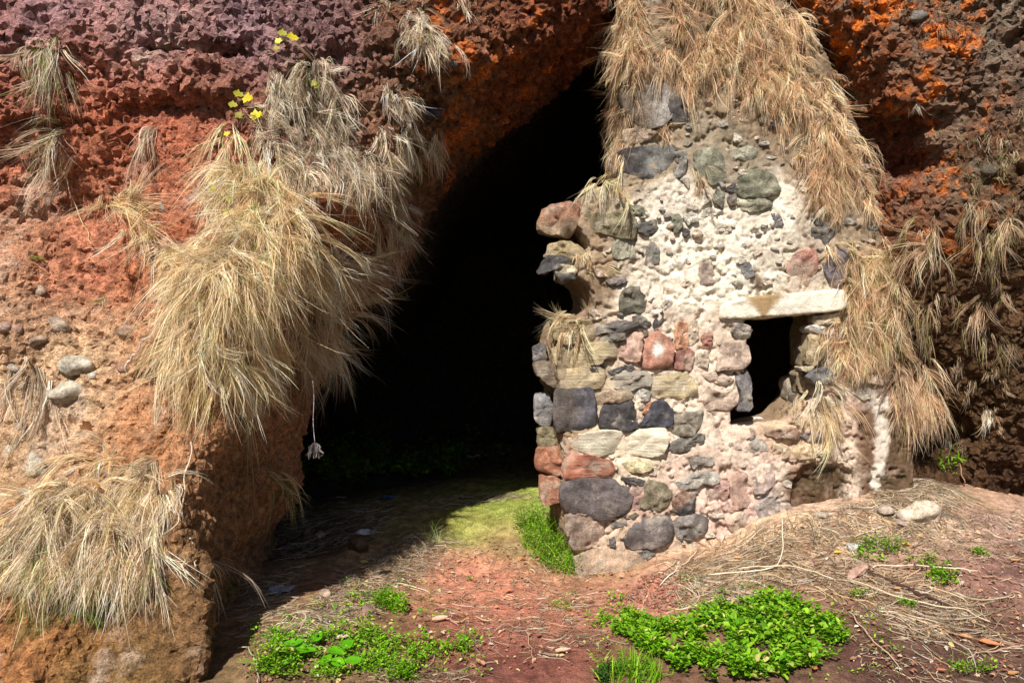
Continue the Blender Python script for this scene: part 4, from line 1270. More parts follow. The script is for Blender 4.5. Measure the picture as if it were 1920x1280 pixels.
mass('hanging_grass', [
    # upper grey fringe on the crest left of the cave: separate locks with rock showing between
    ([(525, 95), (600, 100), (690, 170), (700, 240), (640, 260), (560, 220), (500, 170)], 62, dict(pal=PALE, L=(.14, .28), nb=30, bias=(.12, 0, 0))),
    ([(490, 190), (560, 220), (640, 250), (680, 320), (620, 370), (560, 330), (500, 260)], 90, dict(pal=PALE, L=(.14, .28), nb=30, bias=(.16, 0, 0))),
    ([(720, 20), (790, 20), (840, 60), (835, 95), (760, 90), (700, 110), (680, 80)], 30, dict(pal=PALE, L=(.14, .24), nb=30)),
    ([(670, 140), (760, 150), (780, 200), (700, 190)], 15, dict(pal=PALE, L=(.12, .22), nb=30, bias=(.2, 0, 0))),
    ([(690, 240), (780, 230), (790, 290), (730, 300)], 18, dict(pal=PALE, L=(.13, .22), nb=28, bias=(.2, 0, 0))),
    ([(640, 290), (720, 290), (745, 340), (660, 360)], 34, dict(pal=PALE, L=(.2, .32), nb=34, bias=(.15, 0, 0))),
    # long straw curtain
    ([(430, 225), (480, 240), (530, 330), (560, 420), (540, 460), (470, 440), (420, 390), (395, 300)], 105, dict(pal=STRAW, L=(.24, .46), nb=36, lvar=.3, bias=(.03, 0, 0))),
    ([(400, 420), (540, 420), (600, 470), (610, 540), (540, 590), (430, 590), (370, 540), (350, 470)], 140, dict(pal=STRAW, L=(.26, .52), nb=36, lvar=.3, bias=(.05, 0, 0))),
    ([(320, 540), (420, 590), (540, 600), (570, 660), (490, 720), (390, 720), (320, 650)], 105, dict(pal=STRAW, L=(.22, .44), nb=32)),
    # the fringe that sticks out over the cave
    ([(600, 480), (670, 500), (690, 560), (660, 610), (620, 600)], 34, dict(pal=PALE, L=(.2, .42), nb=14, grav=.14, bias=(.9, -.1, .3), up=.1, jit=.07)),
    ([(570, 470), (630, 500), (640, 560), (610, 620), (570, 620), (550, 540)], 50, dict(pal=PALE, L=(.2, .42), nb=24, grav=.2, bias=(.6, -.1, .2), up=.1)),
    ([(540, 590), (610, 600), (630, 660), (560, 700)], 50, dict(pal=PALE, L=(.22, .44), nb=24, grav=.3, bias=(.3, 0, 0))),
    ([(700, 370), (760, 340), (770, 420), (740, 500), (700, 470)], 34, dict(pal=PALE, L=(.2, .4), nb=13, grav=.5, bias=(.1, 0, 0))),
    ([(790, 250), (860, 210), (870, 250), (810, 300)], 14, dict(pal=PALE, L=(.12, .22), nb=12, grav=.6)),
], 'thick curtain of straw coloured grass hanging from the overhang left of the cave', 11)

mass('hanging_grass', [
    ([(200, 840), (290, 860), (325, 950), (250, 940), (180, 890)], 36, dict(pal=MIXP, L=(.2, .38), nb=26, bias=(.1, 0, 0), out=.4)),
    ([(0, 930), (90, 910), (200, 890), (290, 950), (300, 1010), (220, 1030), (120, 1020), (20, 990)], 105, dict(pal=MIXP, L=(.22, .42), nb=28, bias=(.2, -.05, 0), out=.45, grav=.4)),
    ([(60, 1010), (180, 1030), (300, 1030), (320, 1070), (200, 1080), (80, 1060)], 60, dict(pal=MIXP, L=(.16, .3), nb=26, bias=(.1, 0, 0), out=.4, green=.12)),
    ([(0, 960), (50, 980), (80, 1060), (0, 1080)], 20, dict(pal=MIXP, L=(.16, .3), nb=18, green=.3, out=.4)),
    ([(100, 1120), (240, 1110), (260, 1160), (120, 1160)], 18, dict(pal=GREEN, L=(.06, .14), nb=14)),
], 'matted dry grass draped over the low bank at lower left', 12)

mass('hanging_grass', [
    ([(1165, -30), (1290, -40), (1420, -30), (1450, 110), (1380, 160), (1260, 140), (1180, 90)], 200, dict(pal=RUST, L=(.12, .34), nb=30)),
    ([(1400, -20), (1490, 20), (1570, 170), (1620, 290), (1570, 330), (1480, 250), (1410, 160)], 190, dict(pal=RUST, L=(.12, .32), nb=28)),
    ([(1460, 250), (1590, 290), (1650, 380), (1665, 450), (1590, 430), (1500, 330)], 120, dict(pal=RUST, L=(.16, .3), nb=30, grav=.4)),
    ([(1595, 440), (1660, 440), (1690, 520), (1690, 600), (1610, 610), (1590, 530)], 130, dict(pal=RUST, L=(.18, .34), nb=32, green=.14, thr=-.5)),
    ([(1585, 590), (1690, 600), (1700, 660), (1640, 680), (1570, 670)], 90, dict(pal=RUST, L=(.12, .24), nb=30, green=.1, thr=-.6)),
    ([(1680, 690), (1735, 680), (1740, 740), (1690, 750)], 45, dict(pal=RUST, L=(.28, .42), nb=28, grav=.7)),
    ([(1158, -20), (1200, -20), (1200, 120), (1160, 130)], 60, dict(pal=RUST, L=(.2, .34), nb=30, thr=-1)),
    ([(1150, 100), (1185, 100), (1178, 290), (1152, 290)], 60, dict(pal=RUST, L=(.14, .28), nb=24, grav=.6, bias=(-.25, 0, 0), thr=-1)),
    ([(1440, 60), (1500, 60), (1610, 260), (1660, 420), (1690, 600), (1650, 620), (1600, 400), (1520, 240)], 110, dict(pal=RUST, L=(.18, .32), nb=28)),
], 'shaggy reddish straw grass draped over the crest and right edge of the stone wall', 13)

mass('hanging_grass', [
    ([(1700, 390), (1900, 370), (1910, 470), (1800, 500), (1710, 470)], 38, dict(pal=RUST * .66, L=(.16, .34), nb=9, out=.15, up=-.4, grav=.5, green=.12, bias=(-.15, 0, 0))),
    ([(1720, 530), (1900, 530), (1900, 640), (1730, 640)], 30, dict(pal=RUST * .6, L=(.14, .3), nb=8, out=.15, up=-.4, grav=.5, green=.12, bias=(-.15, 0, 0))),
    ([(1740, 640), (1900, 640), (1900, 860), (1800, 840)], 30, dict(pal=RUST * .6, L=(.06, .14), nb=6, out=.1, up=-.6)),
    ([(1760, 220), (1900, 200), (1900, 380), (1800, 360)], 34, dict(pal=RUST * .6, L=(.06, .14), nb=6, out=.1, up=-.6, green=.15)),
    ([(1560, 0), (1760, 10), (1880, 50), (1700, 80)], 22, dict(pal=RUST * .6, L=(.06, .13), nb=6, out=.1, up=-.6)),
], 'thin dry grass scattered over the shaded rock at right', 14)

# single tussocks that stand apart from the masses
TUFTS = [
    (75, 95, 'drooping grey green tussock on the purple rock at upper left', dict(nb=190, L=(.26, .36), pal=PALE, green=.2, spread=.07, out=.4)),
    (112, 262, 'dry tussock hanging over the dark hollow in the red rock', dict(nb=180, L=(.26, .4), pal=PALE, green=.1, spread=.06, bias=(.3, 0, .1))),
    (285, 240, 'thin strand of dry grass on bare orange rock', dict(nb=36, L=(.26, .36), pal=PALE, green=.0, spread=.02, grav=.8)),
    (205, 372, 'long straw tuft swept diagonally down the red rock', dict(pts=[(198, 368), (212, 380), (228, 398), (245, 415), (268, 436), (290, 455), (312, 472), (335, 500)], nb=75, L=(.34, .52), pal=STRAW, green=.04, spread=.03, out=.25, up=0, bias=(1.1, -.15, -.5), grav=.1, jit=.08)),
    (55, 700, 'bleached grey tuft hanging beside the white cobbles at far left', dict(nb=150, L=(.45, .6), pal=PALE, spread=.05, grav=.7, bias=(.1, 0, 0))),
    (200, 560, 'small sparse tuft above the pale rubble', dict(nb=24, L=(.12, .2), pal=STRAW, green=.4, spread=.02)),
    (60, 480, 'short green blades in the crack beside the rounded red block', dict(nb=22, L=(.1, .18), pal=GREEN, spread=.02)),
    (862, 8, 'pale wisp of grass at the top edge over the cave arch', dict(nb=40, L=(.15, .2), pal=PALE, spread=.03)),
    (712, 10, 'dangling wisp at the top edge above the grey crest fringe', dict(nb=40, L=(.16, .24), pal=PALE, spread=.025)),
    (1140, 345, 'straw tussock with green heart on the ledge above the jutting tan stone', dict(nb=170, L=(.2, .3), pal=STRAW, green=.12, spread=.06, grav=.3, up=.5, bias=(-.1, 0, 0))),
    (1245, 238, 'small tuft between the two big dark stones of the wall top', dict(nb=60, L=(.16, .22), pal=RUST, spread=.02, grav=.6)),
    (1308, 318, 'fan shaped tuft under the grey green round stone', dict(nb=70, L=(.16, .24), pal=RUST, spread=.025, grav=.4)),
    (1102, 492, 'bristly tuft on the slate that juts from the broken wall end', dict(nb=80, L=(.13, .2), pal=STRAW, spread=.04, grav=.35)),
    (1078, 604, 'wiry straw tussock with long stalks poking out over the cave', dict(nb=130, L=(.2, .34), pal=STRAW, spread=.05, grav=.16, up=.35, bias=(-.45, -.1, 0), green=.05)),
    (1560, 470, 'grey tuft hanging over the purple stone right of the plaster', dict(nb=60, L=(.15, .24), pal=RUST, spread=.025, grav=.6)),
    (1545, 755, 'pale grass mop spilling off the window sill', dict(nb=300, L=(.22, .34), pal=STRAW, spread=.07, grav=.34, up=.15, out=.5, bias=(-.2, 0, 0), green=.02)),
    (1590, 640, 'tuft bursting from the right jamb of the window', dict(nb=200, L=(.2, .3), pal=RUST, spread=.07, grav=.4, bias=(-.3, 0, 0))),
    (1770, 470, 'arching straw tuft with long thin stalks on the shaded rock', dict(nb=60, L=(.3, .55), pal=RUST, spread=.04, grav=.28, bias=(-.7, -.1, .4), up=.5)),
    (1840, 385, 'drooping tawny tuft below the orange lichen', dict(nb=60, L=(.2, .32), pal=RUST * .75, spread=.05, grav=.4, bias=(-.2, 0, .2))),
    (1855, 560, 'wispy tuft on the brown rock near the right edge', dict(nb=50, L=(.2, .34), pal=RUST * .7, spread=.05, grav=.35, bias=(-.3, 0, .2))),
    (1765, 800, 'little pale tuft above the green fern sprig', dict(nb=50, L=(.14, .2), pal=PALE, spread=.02, grav=.8)),
    (1850, 770, 'hanging wisp low on the dark brown rock', dict(nb=30, L=(.12, .18), pal=PALE, spread=.02, grav=.8)),
    (1710, 190, 'lone grey wisp in the hollow beneath the orange lichen', dict(nb=26, L=(.1, .16), pal=PALE, spread=.02, grav=.6)),
    (520, 905, 'green tinged tuft on the shaded edge of the left pillar', dict(nb=80, L=(.2, .3), pal=STRAW, green=.35, spread=.05, bias=(.3, 0, 0))),
    (400, 1060, 'bleached twiggy tuft low on the brown pillar', dict(nb=44, L=(.22, .34), pal=PALE, spread=.03, jit=.25, grav=.45)),
    (590, 460, 'fresh green tuft in the straw beside the orange rock', dict(nb=60, L=(.14, .22), pal=GREEN, spread=.03, grav=.2, up=.6, bias=(.2, -.3, 0))),
    (1640, 515, 'fresh green tuft in the straw right of the lintel', dict(nb=60, L=(.12, .2), pal=GREEN, spread=.035, grav=.3, up=.4)),
]
for k, (px, py, lab, o) in enumerate(TUFTS):
    r = np.random.default_rng(300 + k)
    o = dict(o)
    pp = np.array(o.pop('pts', [(px, py)]), float)
    c = hit(pp[:, 0], pp[:, 1], rock_only=True)
    sp = Soup()
    tufts(sp, c, grad(c), r=r, **o)
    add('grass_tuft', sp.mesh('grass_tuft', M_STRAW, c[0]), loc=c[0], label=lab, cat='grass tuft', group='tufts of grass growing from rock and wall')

# ------------------------------------------------------------------ straw and dead stalks lying on the ground


def lie(px, py, L, ang, r, bend=0.26, nseg=7, lift=0.012, arch=0.0):
    """strands that follow the ground from the pixel points"""
    c = hit(px, py, ground_only=True)
    n = len(c)
    a = ang.copy()
    da = r.normal(0, bend, n)
    p = c.copy()
    pts = []
    base = r.uniform(0.3, 1.6, n) * lift
    for k in range(nseg + 1):
        q = p.copy()
        q[:, 2] = gz_at(p[:, 0], p[:, 1]) + base + arch * math.sin(math.pi * k / nseg)
        pts.append(q)
        a = a + da + r.normal(0, bend * 0.6, n)
        p = p + np.stack([np.cos(a), np.sin(a), np.zeros(n)], 1) * (L / nseg)[:, None]
    pts = np.stack(pts, 1)
    # keep the pieces lying across small dips instead of threading into the soil
    sm = pts[:, :, 2].copy()
    sm[:, 1:-1] = np.maximum(sm[:, 1:-1], (sm[:, :-2] + sm[:, 2:]) / 2)
    pts[:, :, 2] = sm
    return pts


def litter(name, regs, label, seed, pal):
    r = np.random.default_rng(seed)
    sp = Soup()
    for poly, n, L, ang, sp_a, w in regs:
        q = rand_in_poly(poly, n, r)
        a = np.radians(ang) + r.normal(0, sp_a, n)
        pts = lie(q[:, 0], q[:, 1], r.uniform(L[0], L[1], n), a, r)
        col = pal[r.integers(0, len(pal), n)] * r.uniform(0.34, 1.0, n)[:, None]
        sp.put(*ribbons(pts, r.uniform(w[0], w[1], n), col, r, prof=np.array([.7, 1, 1, 1, 1, .9, .7, .4])))
    return add(name, sp.mesh(name, M_STRAW), kind='stuff', label=label, cat='straw')


LIT = np.concatenate([STRAW, PALE, RUST])
litter('straw_litter', [
    ([(1230, 1070), (1480, 980), (1640, 935), (1740, 905), (1800, 950), (1700, 1020), (1500, 1040), (1380, 1090), (1260, 1120)], 2000, (.05, .26), 5, 1.1, (.003, .007)),
    ([(1380, 1060), (1560, 1040), (1800, 1120), (1860, 1200), (1700, 1200), (1560, 1110), (1400, 1100)], 650, (.1, .4), -28, .5, (.003, .007)),
    ([(1280, 1060), (1420, 1060), (1420, 1120), (1260, 1160)], 600, (.1, .4), 8, .6, (.003, .007)),
    ([(1640, 930), (1920, 960), (1920, 1060), (1700, 1050)], 700, (.04, .18), 0, 1.0, (.002, .005)),
    ([(1920, 960), (2350, 1000), (2350, 1280), (1920, 1280)], 600, (.03, .16), 0, 1.2, (.002, .005)),
    ([(1560, 1100), (1920, 1060), (1920, 1280), (1620, 1280)], 600, (.03, .12), 0, 1.2, (.002, .005)),
    ([(1620, 930), (1720, 890), (1790, 920), (1720, 930)], 700, (.12, .35), -10, .5, (.003, .006)),
], 'pale dry straw strewn over the mound right of the path', 21, LIT)
litter('straw_litter', [
    ([(480, 1200), (600, 1110), (700, 1040), (760, 1000), (830, 1010), (790, 1070), (740, 1100), (640, 1160), (520, 1220)], 1900, (.06, .28), 25, .6, (.003, .006)),
    ([(700, 1250), (900, 1260), (860, 1280), (700, 1280)], 160, (.06, .18), 0, 1, (.003, .005)),
    ([(780, 960), (850, 930), (1000, 930), (860, 950)], 260, (.05, .18), 10, .5, (.003, .006)),
    ([(740, 1040), (1080, 1010), (1080, 1140), (900, 1240), (780, 1150)], 900, (.03, .16), 10, 1.0, (.002, .005)),
    ([(1000, 1100), (1240, 1130), (1180, 1200), (980, 1240)], 420, (.04, .18), 0, 1.0, (.002, .005)),
    ([(520, 960), (740, 930), (700, 1010), (520, 1060)], 700, (.06, .25), 10, .6, (.003, .006)),
    ([(440, 1100), (560, 1060), (520, 1150), (440, 1200)], 300, (.06, .25), 20, .6, (.003, .006)),
], 'dry straw and dead grass on the red path and in the cave mouth', 22, LIT)


# ------------------------------------------------------------------ green leaves


def leaves(soup, base, dirv, nrm, L, Wd, col):
    """six-vertex folded leaves"""
    d = norm(dirv)
    s = norm(np.cross(d, nrm))
    u = np.cross(s, d)
    L, Wd = L[:, None], Wd[:, None]
    b = base
    t = base + d * L - u * L * 0.12
    m1 = base + d * L * 0.35 + u * L * 0.05
    R1, R2 = m1 + s * Wd * 0.5 + u * Wd * 0.18, base + d * L * 0.75 + s * Wd * 0.4 + u * Wd * 0.1
    L1, L2 = m1 - s * Wd * 0.5 + u * Wd * 0.18, base + d * L * 0.75 - s * Wd * 0.4 + u * Wd * 0.1
    V = np.stack([b, R1, R2, t, L2, L1], 1).reshape(-1, 3)
    i = np.arange(len(b)) * 6
    F = np.concatenate([np.stack([i, i + 1, i + 2, i + 3], 1), np.stack([i, i + 3, i + 4, i + 5], 1)])
    soup.put(V, F, np.repeat(col, 6, 0))


LEAFC = np.array([srgb(*c, sat=1.0) for c in [(100, 156, 18), (126, 176, 30), (84, 140, 16), (146, 190, 44), (112, 150, 30)]])
LEAFD = np.array([srgb(*c, sat=0.95) for c in [(44, 84, 24), (58, 100, 30), (36, 70, 30)]])


def herbs(soup, centers, r, per=(6, 12), L=(.018, .042), hgt=(.02, .08), pal=LEAFC, wide=.55, rad=.035):
    k = r.integers(per[0], per[1], len(centers))
    ti = np.repeat(np.arange(len(centers)), k)
    N = len(ti)
    a = r.uniform(0, 2 * math.pi, N)
    el = r.uniform(0.0, 0.9, N)
    h = r.uniform(hgt[0], hgt[1], len(centers))[ti] * r.uniform(0.25, 1, N)
    base = centers[ti] + np.stack([np.cos(a) * rad * r.random(N), np.sin(a) * rad * r.random(N), h], 1)
    d = np.stack([np.cos(a) * np.cos(el), np.sin(a) * np.cos(el), np.sin(el)], 1)
    up = np.tile([0, 0, 1.0], (N, 1)) + r.normal(0, .25, (N, 3))
    LL = r.uniform(L[0], L[1], N) * r.choice([.55, .8, 1, 1.3], len(centers))[ti]
    tone = r.uniform(.75, 1.15, len(centers))[ti] * r.uniform(.85, 1.1, N)
    leaves(soup, base, d, up, LL, LL * wide * r.uniform(.6, 1.25, N), np.where(r.random((N, 1)) < .04, srgb(196, 180, 60), pal[r.integers(0, len(pal), N)]) * tone[:, None])


def patch(name, polys, label, seed, **kw):
    r = np.random.default_rng(seed)
    sp = Soup()
    for poly, n, o in polys:
        q = rand_in_poly(poly, n * 3, r)
        # uneven edge and bare holes
        e = poly_sdf(poly, q[:, 0], q[:, 1])
        nz = vnoise(np.stack([q[:, 0] / 34, q[:, 1] / 20, np.full(len(q), seed)], 1), 3)
        n2 = vnoise(np.stack([q[:, 0] / 13, q[:, 1] / 8, np.full(len(q), seed)], 1), 5)
        q = q[(e < -9 - 16 * nz - 5 * n2) & (nz + .5 * n2 > -.2) & (-e / 26 + .25 > r.random(len(q)))][:n]
        c = hit(q[:, 0], q[:, 1], ground_only=True)
        a = dict(kw)
        a.update(o)
        herbs(sp, c, r, **a)
    return add(name, sp.mesh(name, M_LEAF), kind='stuff', label=label, cat='weeds')


patch('weeds_ground_cover', [
    ([(1140, 1180), (1250, 1160), (1400, 1120), (1480, 1110), (1560, 1150), (1625, 1210), (1560, 1250), (1480, 1280), (1280, 1290), (1180, 1220)], 1150, {}),
    ([(1075, 1150), (1180, 1140), (1260, 1170), (1240, 1220), (1120, 1200)], 380, dict(L=(.01, .03))),
    ([(1110, 1230), (1200, 1250), (1230, 1290), (1120, 1290)], 60, dict(L=(.012, .022), pal=LEAFD)),
], 'bright green leafy weeds carpeting the soil in front of the wall', 31)
patch('weeds_ground_cover', [
    ([(690, 1110), (740, 1100), (780, 1140), (770, 1175), (710, 1170), (685, 1140)], 280, dict(L=(.01, .02), hgt=(.04, .09))),
    ([(560, 1190), (690, 1170), (760, 1190), (880, 1200), (890, 1250), (760, 1260), (640, 1290), (560, 1290), (530, 1230)], 420, dict(L=(.011, .024))),
    ([(470, 1260), (500, 1180), (560, 1170), (580, 1290), (450, 1290)], 130, dict(L=(.012, .024))),
    ([(720, 1240), (800, 1240), (800, 1290), (720, 1290)], 120, dict(L=(.01, .02))),
], 'green weeds in clumps left of the red path', 32)
patch('weeds_ground_cover', [
    ([(540, 820), (760, 830), (960, 830), (960, 900), (700, 920), (540, 930)], 520, dict(L=(.03, .06), hgt=(.05, .3), pal=LEAFC, rad=.08)),
], 'dark leafy undergrowth at the back of the cave', 33)
patch('weeds_ground_cover', [
    ([(1560, 1090), (1620, 1100), (1680, 1150), (1600, 1140)], 70, dict(L=(.01, .02))),
    ([(1740, 1240), (1860, 1240), (1880, 1280), (1780, 1280)], 60, dict(L=(.01, .02))),
    ([(1000, 1140), (1080, 1090), (1100, 1150), (1040, 1170)], 50, dict(L=(.008, .016))),
    ([(860, 1060), (900, 1060), (900, 1110), (860, 1110)], 22, dict(L=(.01, .02))),
    ([(1240, 1080), (1330, 1070), (1330, 1110), (1260, 1110)], 30, dict(L=(.01, .018))),
    ([(1030, 1120), (1420, 1080), (1680, 1130), (1720, 1290), (1060, 1290)], 190, dict(L=(.008, .024), per=(3, 8))),
    ([(440, 1180), (660, 1090), (800, 1080), (920, 1180), (920, 1290), (440, 1290)], 330, dict(L=(.008, .024), per=(3, 8))),
    ([(560, 1130), (680, 1080), (720, 1130), (620, 1190)], 60, dict(L=(.008, .02), per=(4, 9))),
], 'tiny seedlings sprinkled over bare soil and straw', 34)
# grass blades standing in the green tuft beside the foot of the wall


def stand(name, poly, n, label, seed, L, pal, cat='grass tuft', kind=None, w=(.004, .007), extra=None):
    r = np.random.default_rng(seed)
    q = rand_in_poly(poly, n, r)
    c = hit(q[:, 0], q[:, 1], ground_only=True)
    d0 = r.normal(0, .3, (n, 3)) + np.array([0, -.1, 1])
    pts = sim(c - np.array([0, 0, .01]), d0, r.uniform(L[0], L[1], n), 7, r.uniform(.02, .16, n), .05, r, collide=False)
    sp = Soup()
    sp.put(*ribbons(pts, r.uniform(w[0], w[1], n), pal[r.integers(0, len(pal), n)] * r.uniform(.8, 1.2, n)[:, None], r))
    if extra:
        q = rand_in_poly(poly, extra, r)
        herbs(sp, hit(q[:, 0], q[:, 1], ground_only=True), r, L=(.008, .018), hgt=(.06, .2), per=(14, 26), rad=.05, pal=np.concatenate([LEAFC, np.array([srgb(170, 180, 40)])]))
    o = c.mean(0)
    return add(name, sp.mesh(name, M_LEAF, o), loc=o, label=label, cat=cat, kind=kind)


stand('green_bush', [(960, 990), (1000, 970), (1060, 985), (1085, 1080), (1060, 1090), (1000, 1050)], 260, 'lush green grassy bush against the broken left end of the stone wall', 41, (.12, .34), LEAFC, 'bush', extra=300)
stand('grass_tuft', [(795, 1010), (830, 1010), (830, 1022), (795, 1022)], 26, 'upright yellow green blades on the moss in the cave mouth', 42, (.12, .24), np.array([srgb(170, 190, 60), srgb(150, 176, 50)]))
stand('grass_tuft', [(1120, 1250), (1230, 1240), (1240, 1285), (1130, 1285)], 260, 'spiky green grass at the bottom edge right of the path', 43, (.06, .14), LEAFC)
stand('moss_turf', [(800, 990), (860, 950), (960, 930), (990, 930), (960, 975), (860, 1000)], 2600, 'low moss and turf on the sunlit rise inside the cave mouth', 44, (.008, .02), np.array([srgb(150, 166, 14, sat=1), srgb(126, 140, 10, sat=1), srgb(176, 170, 36, sat=1)]), 'moss', 'stuff', w=(.004, .008))

# small separate plants on the mound
PLANTS = [(1655, 1035, .12, 26, 'bushy green seedling clump on the straw, topmost of the mound plants'), (1740, 1062, .09, 12, 'upright green sprig with a thin stem behind the pale stalk'),
          (1765, 1085, .07, 20, 'spreading green plant crossed by the pale stalk'), (1838, 1040, .04, 7, 'tiny lone rosette on dark soil near the right edge'),
          (1700, 1140, .05, 12, 'flat pair of green leaves beside the long fallen stalks'), (1615, 1040, .06, 8, 'small green sprig left of the bushy seedling clump')]
for k, (px, py, h, n, lab) in enumerate(PLANTS):
    r = np.random.default_rng(500 + k)
    c = hit([px], [py], ground_only=True)[0]
    cs = c + np.stack([r.normal(0, h * .55, n), r.normal(0, h * .4, n), np.zeros(n)], 1)
    cs[:, 2] = gz_at(cs[:, 0], cs[:, 1])
    sp = Soup()
    herbs(sp, cs, r, L=(.012, .026), hgt=(h * .4, h), per=(10, 18))
    root = add('seedling_plant', None, loc=c, label=lab, cat='plant', group='small green plants on the mound')
    lf = add('foliage', sp.mesh('foliage', M_LEAF, c), root)
    tops = cs + np.array([0, 0, 1]) * h * .8
    pts = np.stack([cs * (1 - t) + tops * t + (0.006 * math.sin(3 * t)) for t in np.linspace(-.1, 1, 5)], 1)
    sp = Soup()
    sp.put(*ribbons(pts, np.full(n, .003), np.tile(srgb(90, 120, 40), (n, 1)), r))
    add('stem', sp.mesh('stem', M_LEAF, c), root, kind='stuff')
# fern sprig under the right-hand rock
c = hit([1775], [865])[0]
r = np.random.default_rng(520)
sp = Soup()
n = 60
a = r.uniform(0, 2 * math.pi, n)
leaves(sp, c + r.normal(0, .045, (n, 3)) - np.array([0, .05, 0]), np.stack([np.cos(a), -np.ones(n) * .4, np.sin(a)], 1), np.tile([0, -1., .4], (n, 1)), r.uniform(.03, .06, n), r.uniform(.008, .014, n), LEAFC[r.integers(0, 5, n)] * .9)
root = add('fern_sprig', None, loc=c, label='green ferny sprig in the shade beside the hanging straw', cat='plant')
add('foliage', sp.mesh('foliage', M_LEAF, c), root)


# ------------------------------------------------------------------ single leaves
def leaf_mesh(name, L, Wd, col, r, curl=.3, lobed=False):
    m, n = 9, 5
    x = np.linspace(0, 1, m)
    prof = np.sin(np.pi * np.clip(x, 0, 1) ** .8) ** .8 * (1 - .15 * x)
    if lobed:
        prof = prof * (1 + .35 * np.cos(x * 16))
    v = np.linspace(-1, 1, n)
    X, Vv = np.meshgrid(x, v, indexing='ij')
    Pf = np.repeat(prof[:, None], n, 1)
    tw = r.uniform(-.4, .4)
    Z = curl * L * (.5 * np.abs(Vv) * Pf * .5 + .6 * (X - .5) ** 2) + tw * Vv * Pf * Wd * .3 * X + r.normal(0, L * .012, X.shape)
    V = np.stack([(X - .5) * L, Vv * Pf * Wd * .5 + .0006 * Vv, Z], 2).reshape(-1, 3)
    i = np.arange(m * n).reshape(m, n)
    F = np.stack([i[:-1, :-1], i[1:, :-1], i[1:, 1:], i[:-1, 1:]], 2).reshape(-1, 4)
    C = np.tile(np.asarray(col), (m * n, 1)) * r.uniform(.85, 1.1, (m * n, 1))
    C[np.abs(Vv.ravel()) < .1] *= .85
    return mesh_from(name, V, F, C, M_LEAF)


FALLEN = [
    (955, 1112, .075, 35, (226, 150, 110), 'curled pink brown leaf in the middle of the red path'), (825, 1165, .1, 20, (230, 176, 150), 'pale pink leaf left of centre on the red path'),
    (900, 1248, .085, 120, (206, 146, 116), 'narrow upright brown leaf at the bottom of the path'), (1056, 1225, .085, 10, (232, 184, 154), 'pale oval leaf near the bottom edge beside the green weeds'),
    (1060, 960 + 95, .06, 60, (220, 160, 60), 'yellow brown leaf at the foot of the green bush'), (978, 1050, .05, 30, (222, 134, 60), 'small orange leaf right of the path top'),
    (683, 1058, .06, 10, (226, 196, 60), 'yellow leaf on the straw by the cave shadow'), (1572, 1040, .065, 15, (236, 196, 50), 'bright yellow leaf on the straw mound left of the seedling clump'),
    (1700, 1025, .06, -20, (222, 178, 60), 'yellow leaf on the mound above the pale stalk'), (1855, 1212, .11, -40, (222, 140, 90), 'twisted orange leaf on dark soil at lower right'),
    (1810, 1200, .09, -60, (216, 160, 110), 'slim tan leaf left of the twisted orange leaf'), (1905, 1055, .06, 0, (216, 150, 90), 'small tan leaf at the right edge of the mound'),
    (1740, 1079, .06, 70, (226, 150, 90), 'orange leaf lying in the green plant under the stalk'), (1683, 1108, .05, 20, (222, 150, 60), 'orange leaf beside the dark stick'),
    (1532, 1084, .04, 0, (226, 196, 60), 'little yellow leaf left of the pale bark'), (1640, 1216, .06, 40, (206, 130, 90), 'brown leaf below the straw stalks near the weeds'),
    (1527, 1258, .06, 60, (226, 136, 90), 'orange leaf fallen among the green weeds at bottom'), (1512, 1238, .05, 20, (206, 130, 90), 'rusty leaf fallen on the middle of the weed carpet'),
    (1900, 1268, .06, 10, (200, 140, 80), 'tan leaf in the bottom right corner'), (1765, 1262, .05, 0, (206, 120, 80), 'reddish leaf at the bottom right among seedlings'),
    (735, 1205, .07, -20, (206, 140, 120), 'pinkish leaf between the green clumps left of the path'), (645, 1200, .09, 20, (222, 190, 176), 'pale crumpled leaf behind the broad green leaves'),
    (1385, 1050, .06, 0, (226, 166, 110), 'peach leaf on the straw at the wall foot'), (1010, 1195, .05, 45, (170, 110, 90), 'dull brown leaf on the path near the right weeds'),
]
for k, (px, py, L, ang, c, lab) in enumerate(FALLEN):
    r = np.random.default_rng(600 + k)
    q = hit([px], [py], ground_only=True)[0]
    o = add('fallen_leaf', leaf_mesh('fallen_leaf', L, L * .45, srgb(*c, sat=.9), r, .5), loc=q + np.array([0, 0, .016]), label=lab, cat='leaf', group='fallen leaves on the ground')
    o.rotation_euler = (r.uniform(-.1, .35), r.uniform(-.15, .15), math.radians(ang))


def small_leaves(name, poly_list, label, seed):
    r = np.random.default_rng(seed)
    sp = Soup()
    for poly, n in poly_list:
        q = rand_in_poly(poly, n, r)
        c = hit(q[:, 0], q[:, 1], ground_only=True) + np.array([0, 0, .01])
        a = r.uniform(0, 6.28, n)
        pal = np.array([srgb(*x) for x in [(206, 140, 90), (190, 120, 80), (226, 176, 130), (150, 96, 70), (216, 190, 90), (226, 210, 190)]])
        L = r.uniform(.012, .038, n)
        leaves(sp, c, np.stack([np.cos(a), np.sin(a), r.normal(0, .25, n)], 1), np.tile([0, 0, 1.], (n, 1)) + r.normal(0, .35, (n, 3)), L, L * .6, pal[r.integers(0, 6, n)] * r.uniform(.7, 1.1, (n, 1)))
    add(name, sp.mesh(name, M_LEAF), kind='stuff', label=label, cat='leaf litter')


small_leaves('leaf_litter', [([(760, 1000), (1090, 1020), (1250, 1100), (1100, 1250), (850, 1270), (740, 1120)], 420), ([(1280, 1060), (1640, 950), (1920, 970), (1920, 1280), (1620, 1270), (1560, 1130)], 700),
                             ([(440, 1270), (700, 1040), (760, 1130), (640, 1280)], 220)], 'crumbs of small dead leaves scattered over soil and straw', 61)


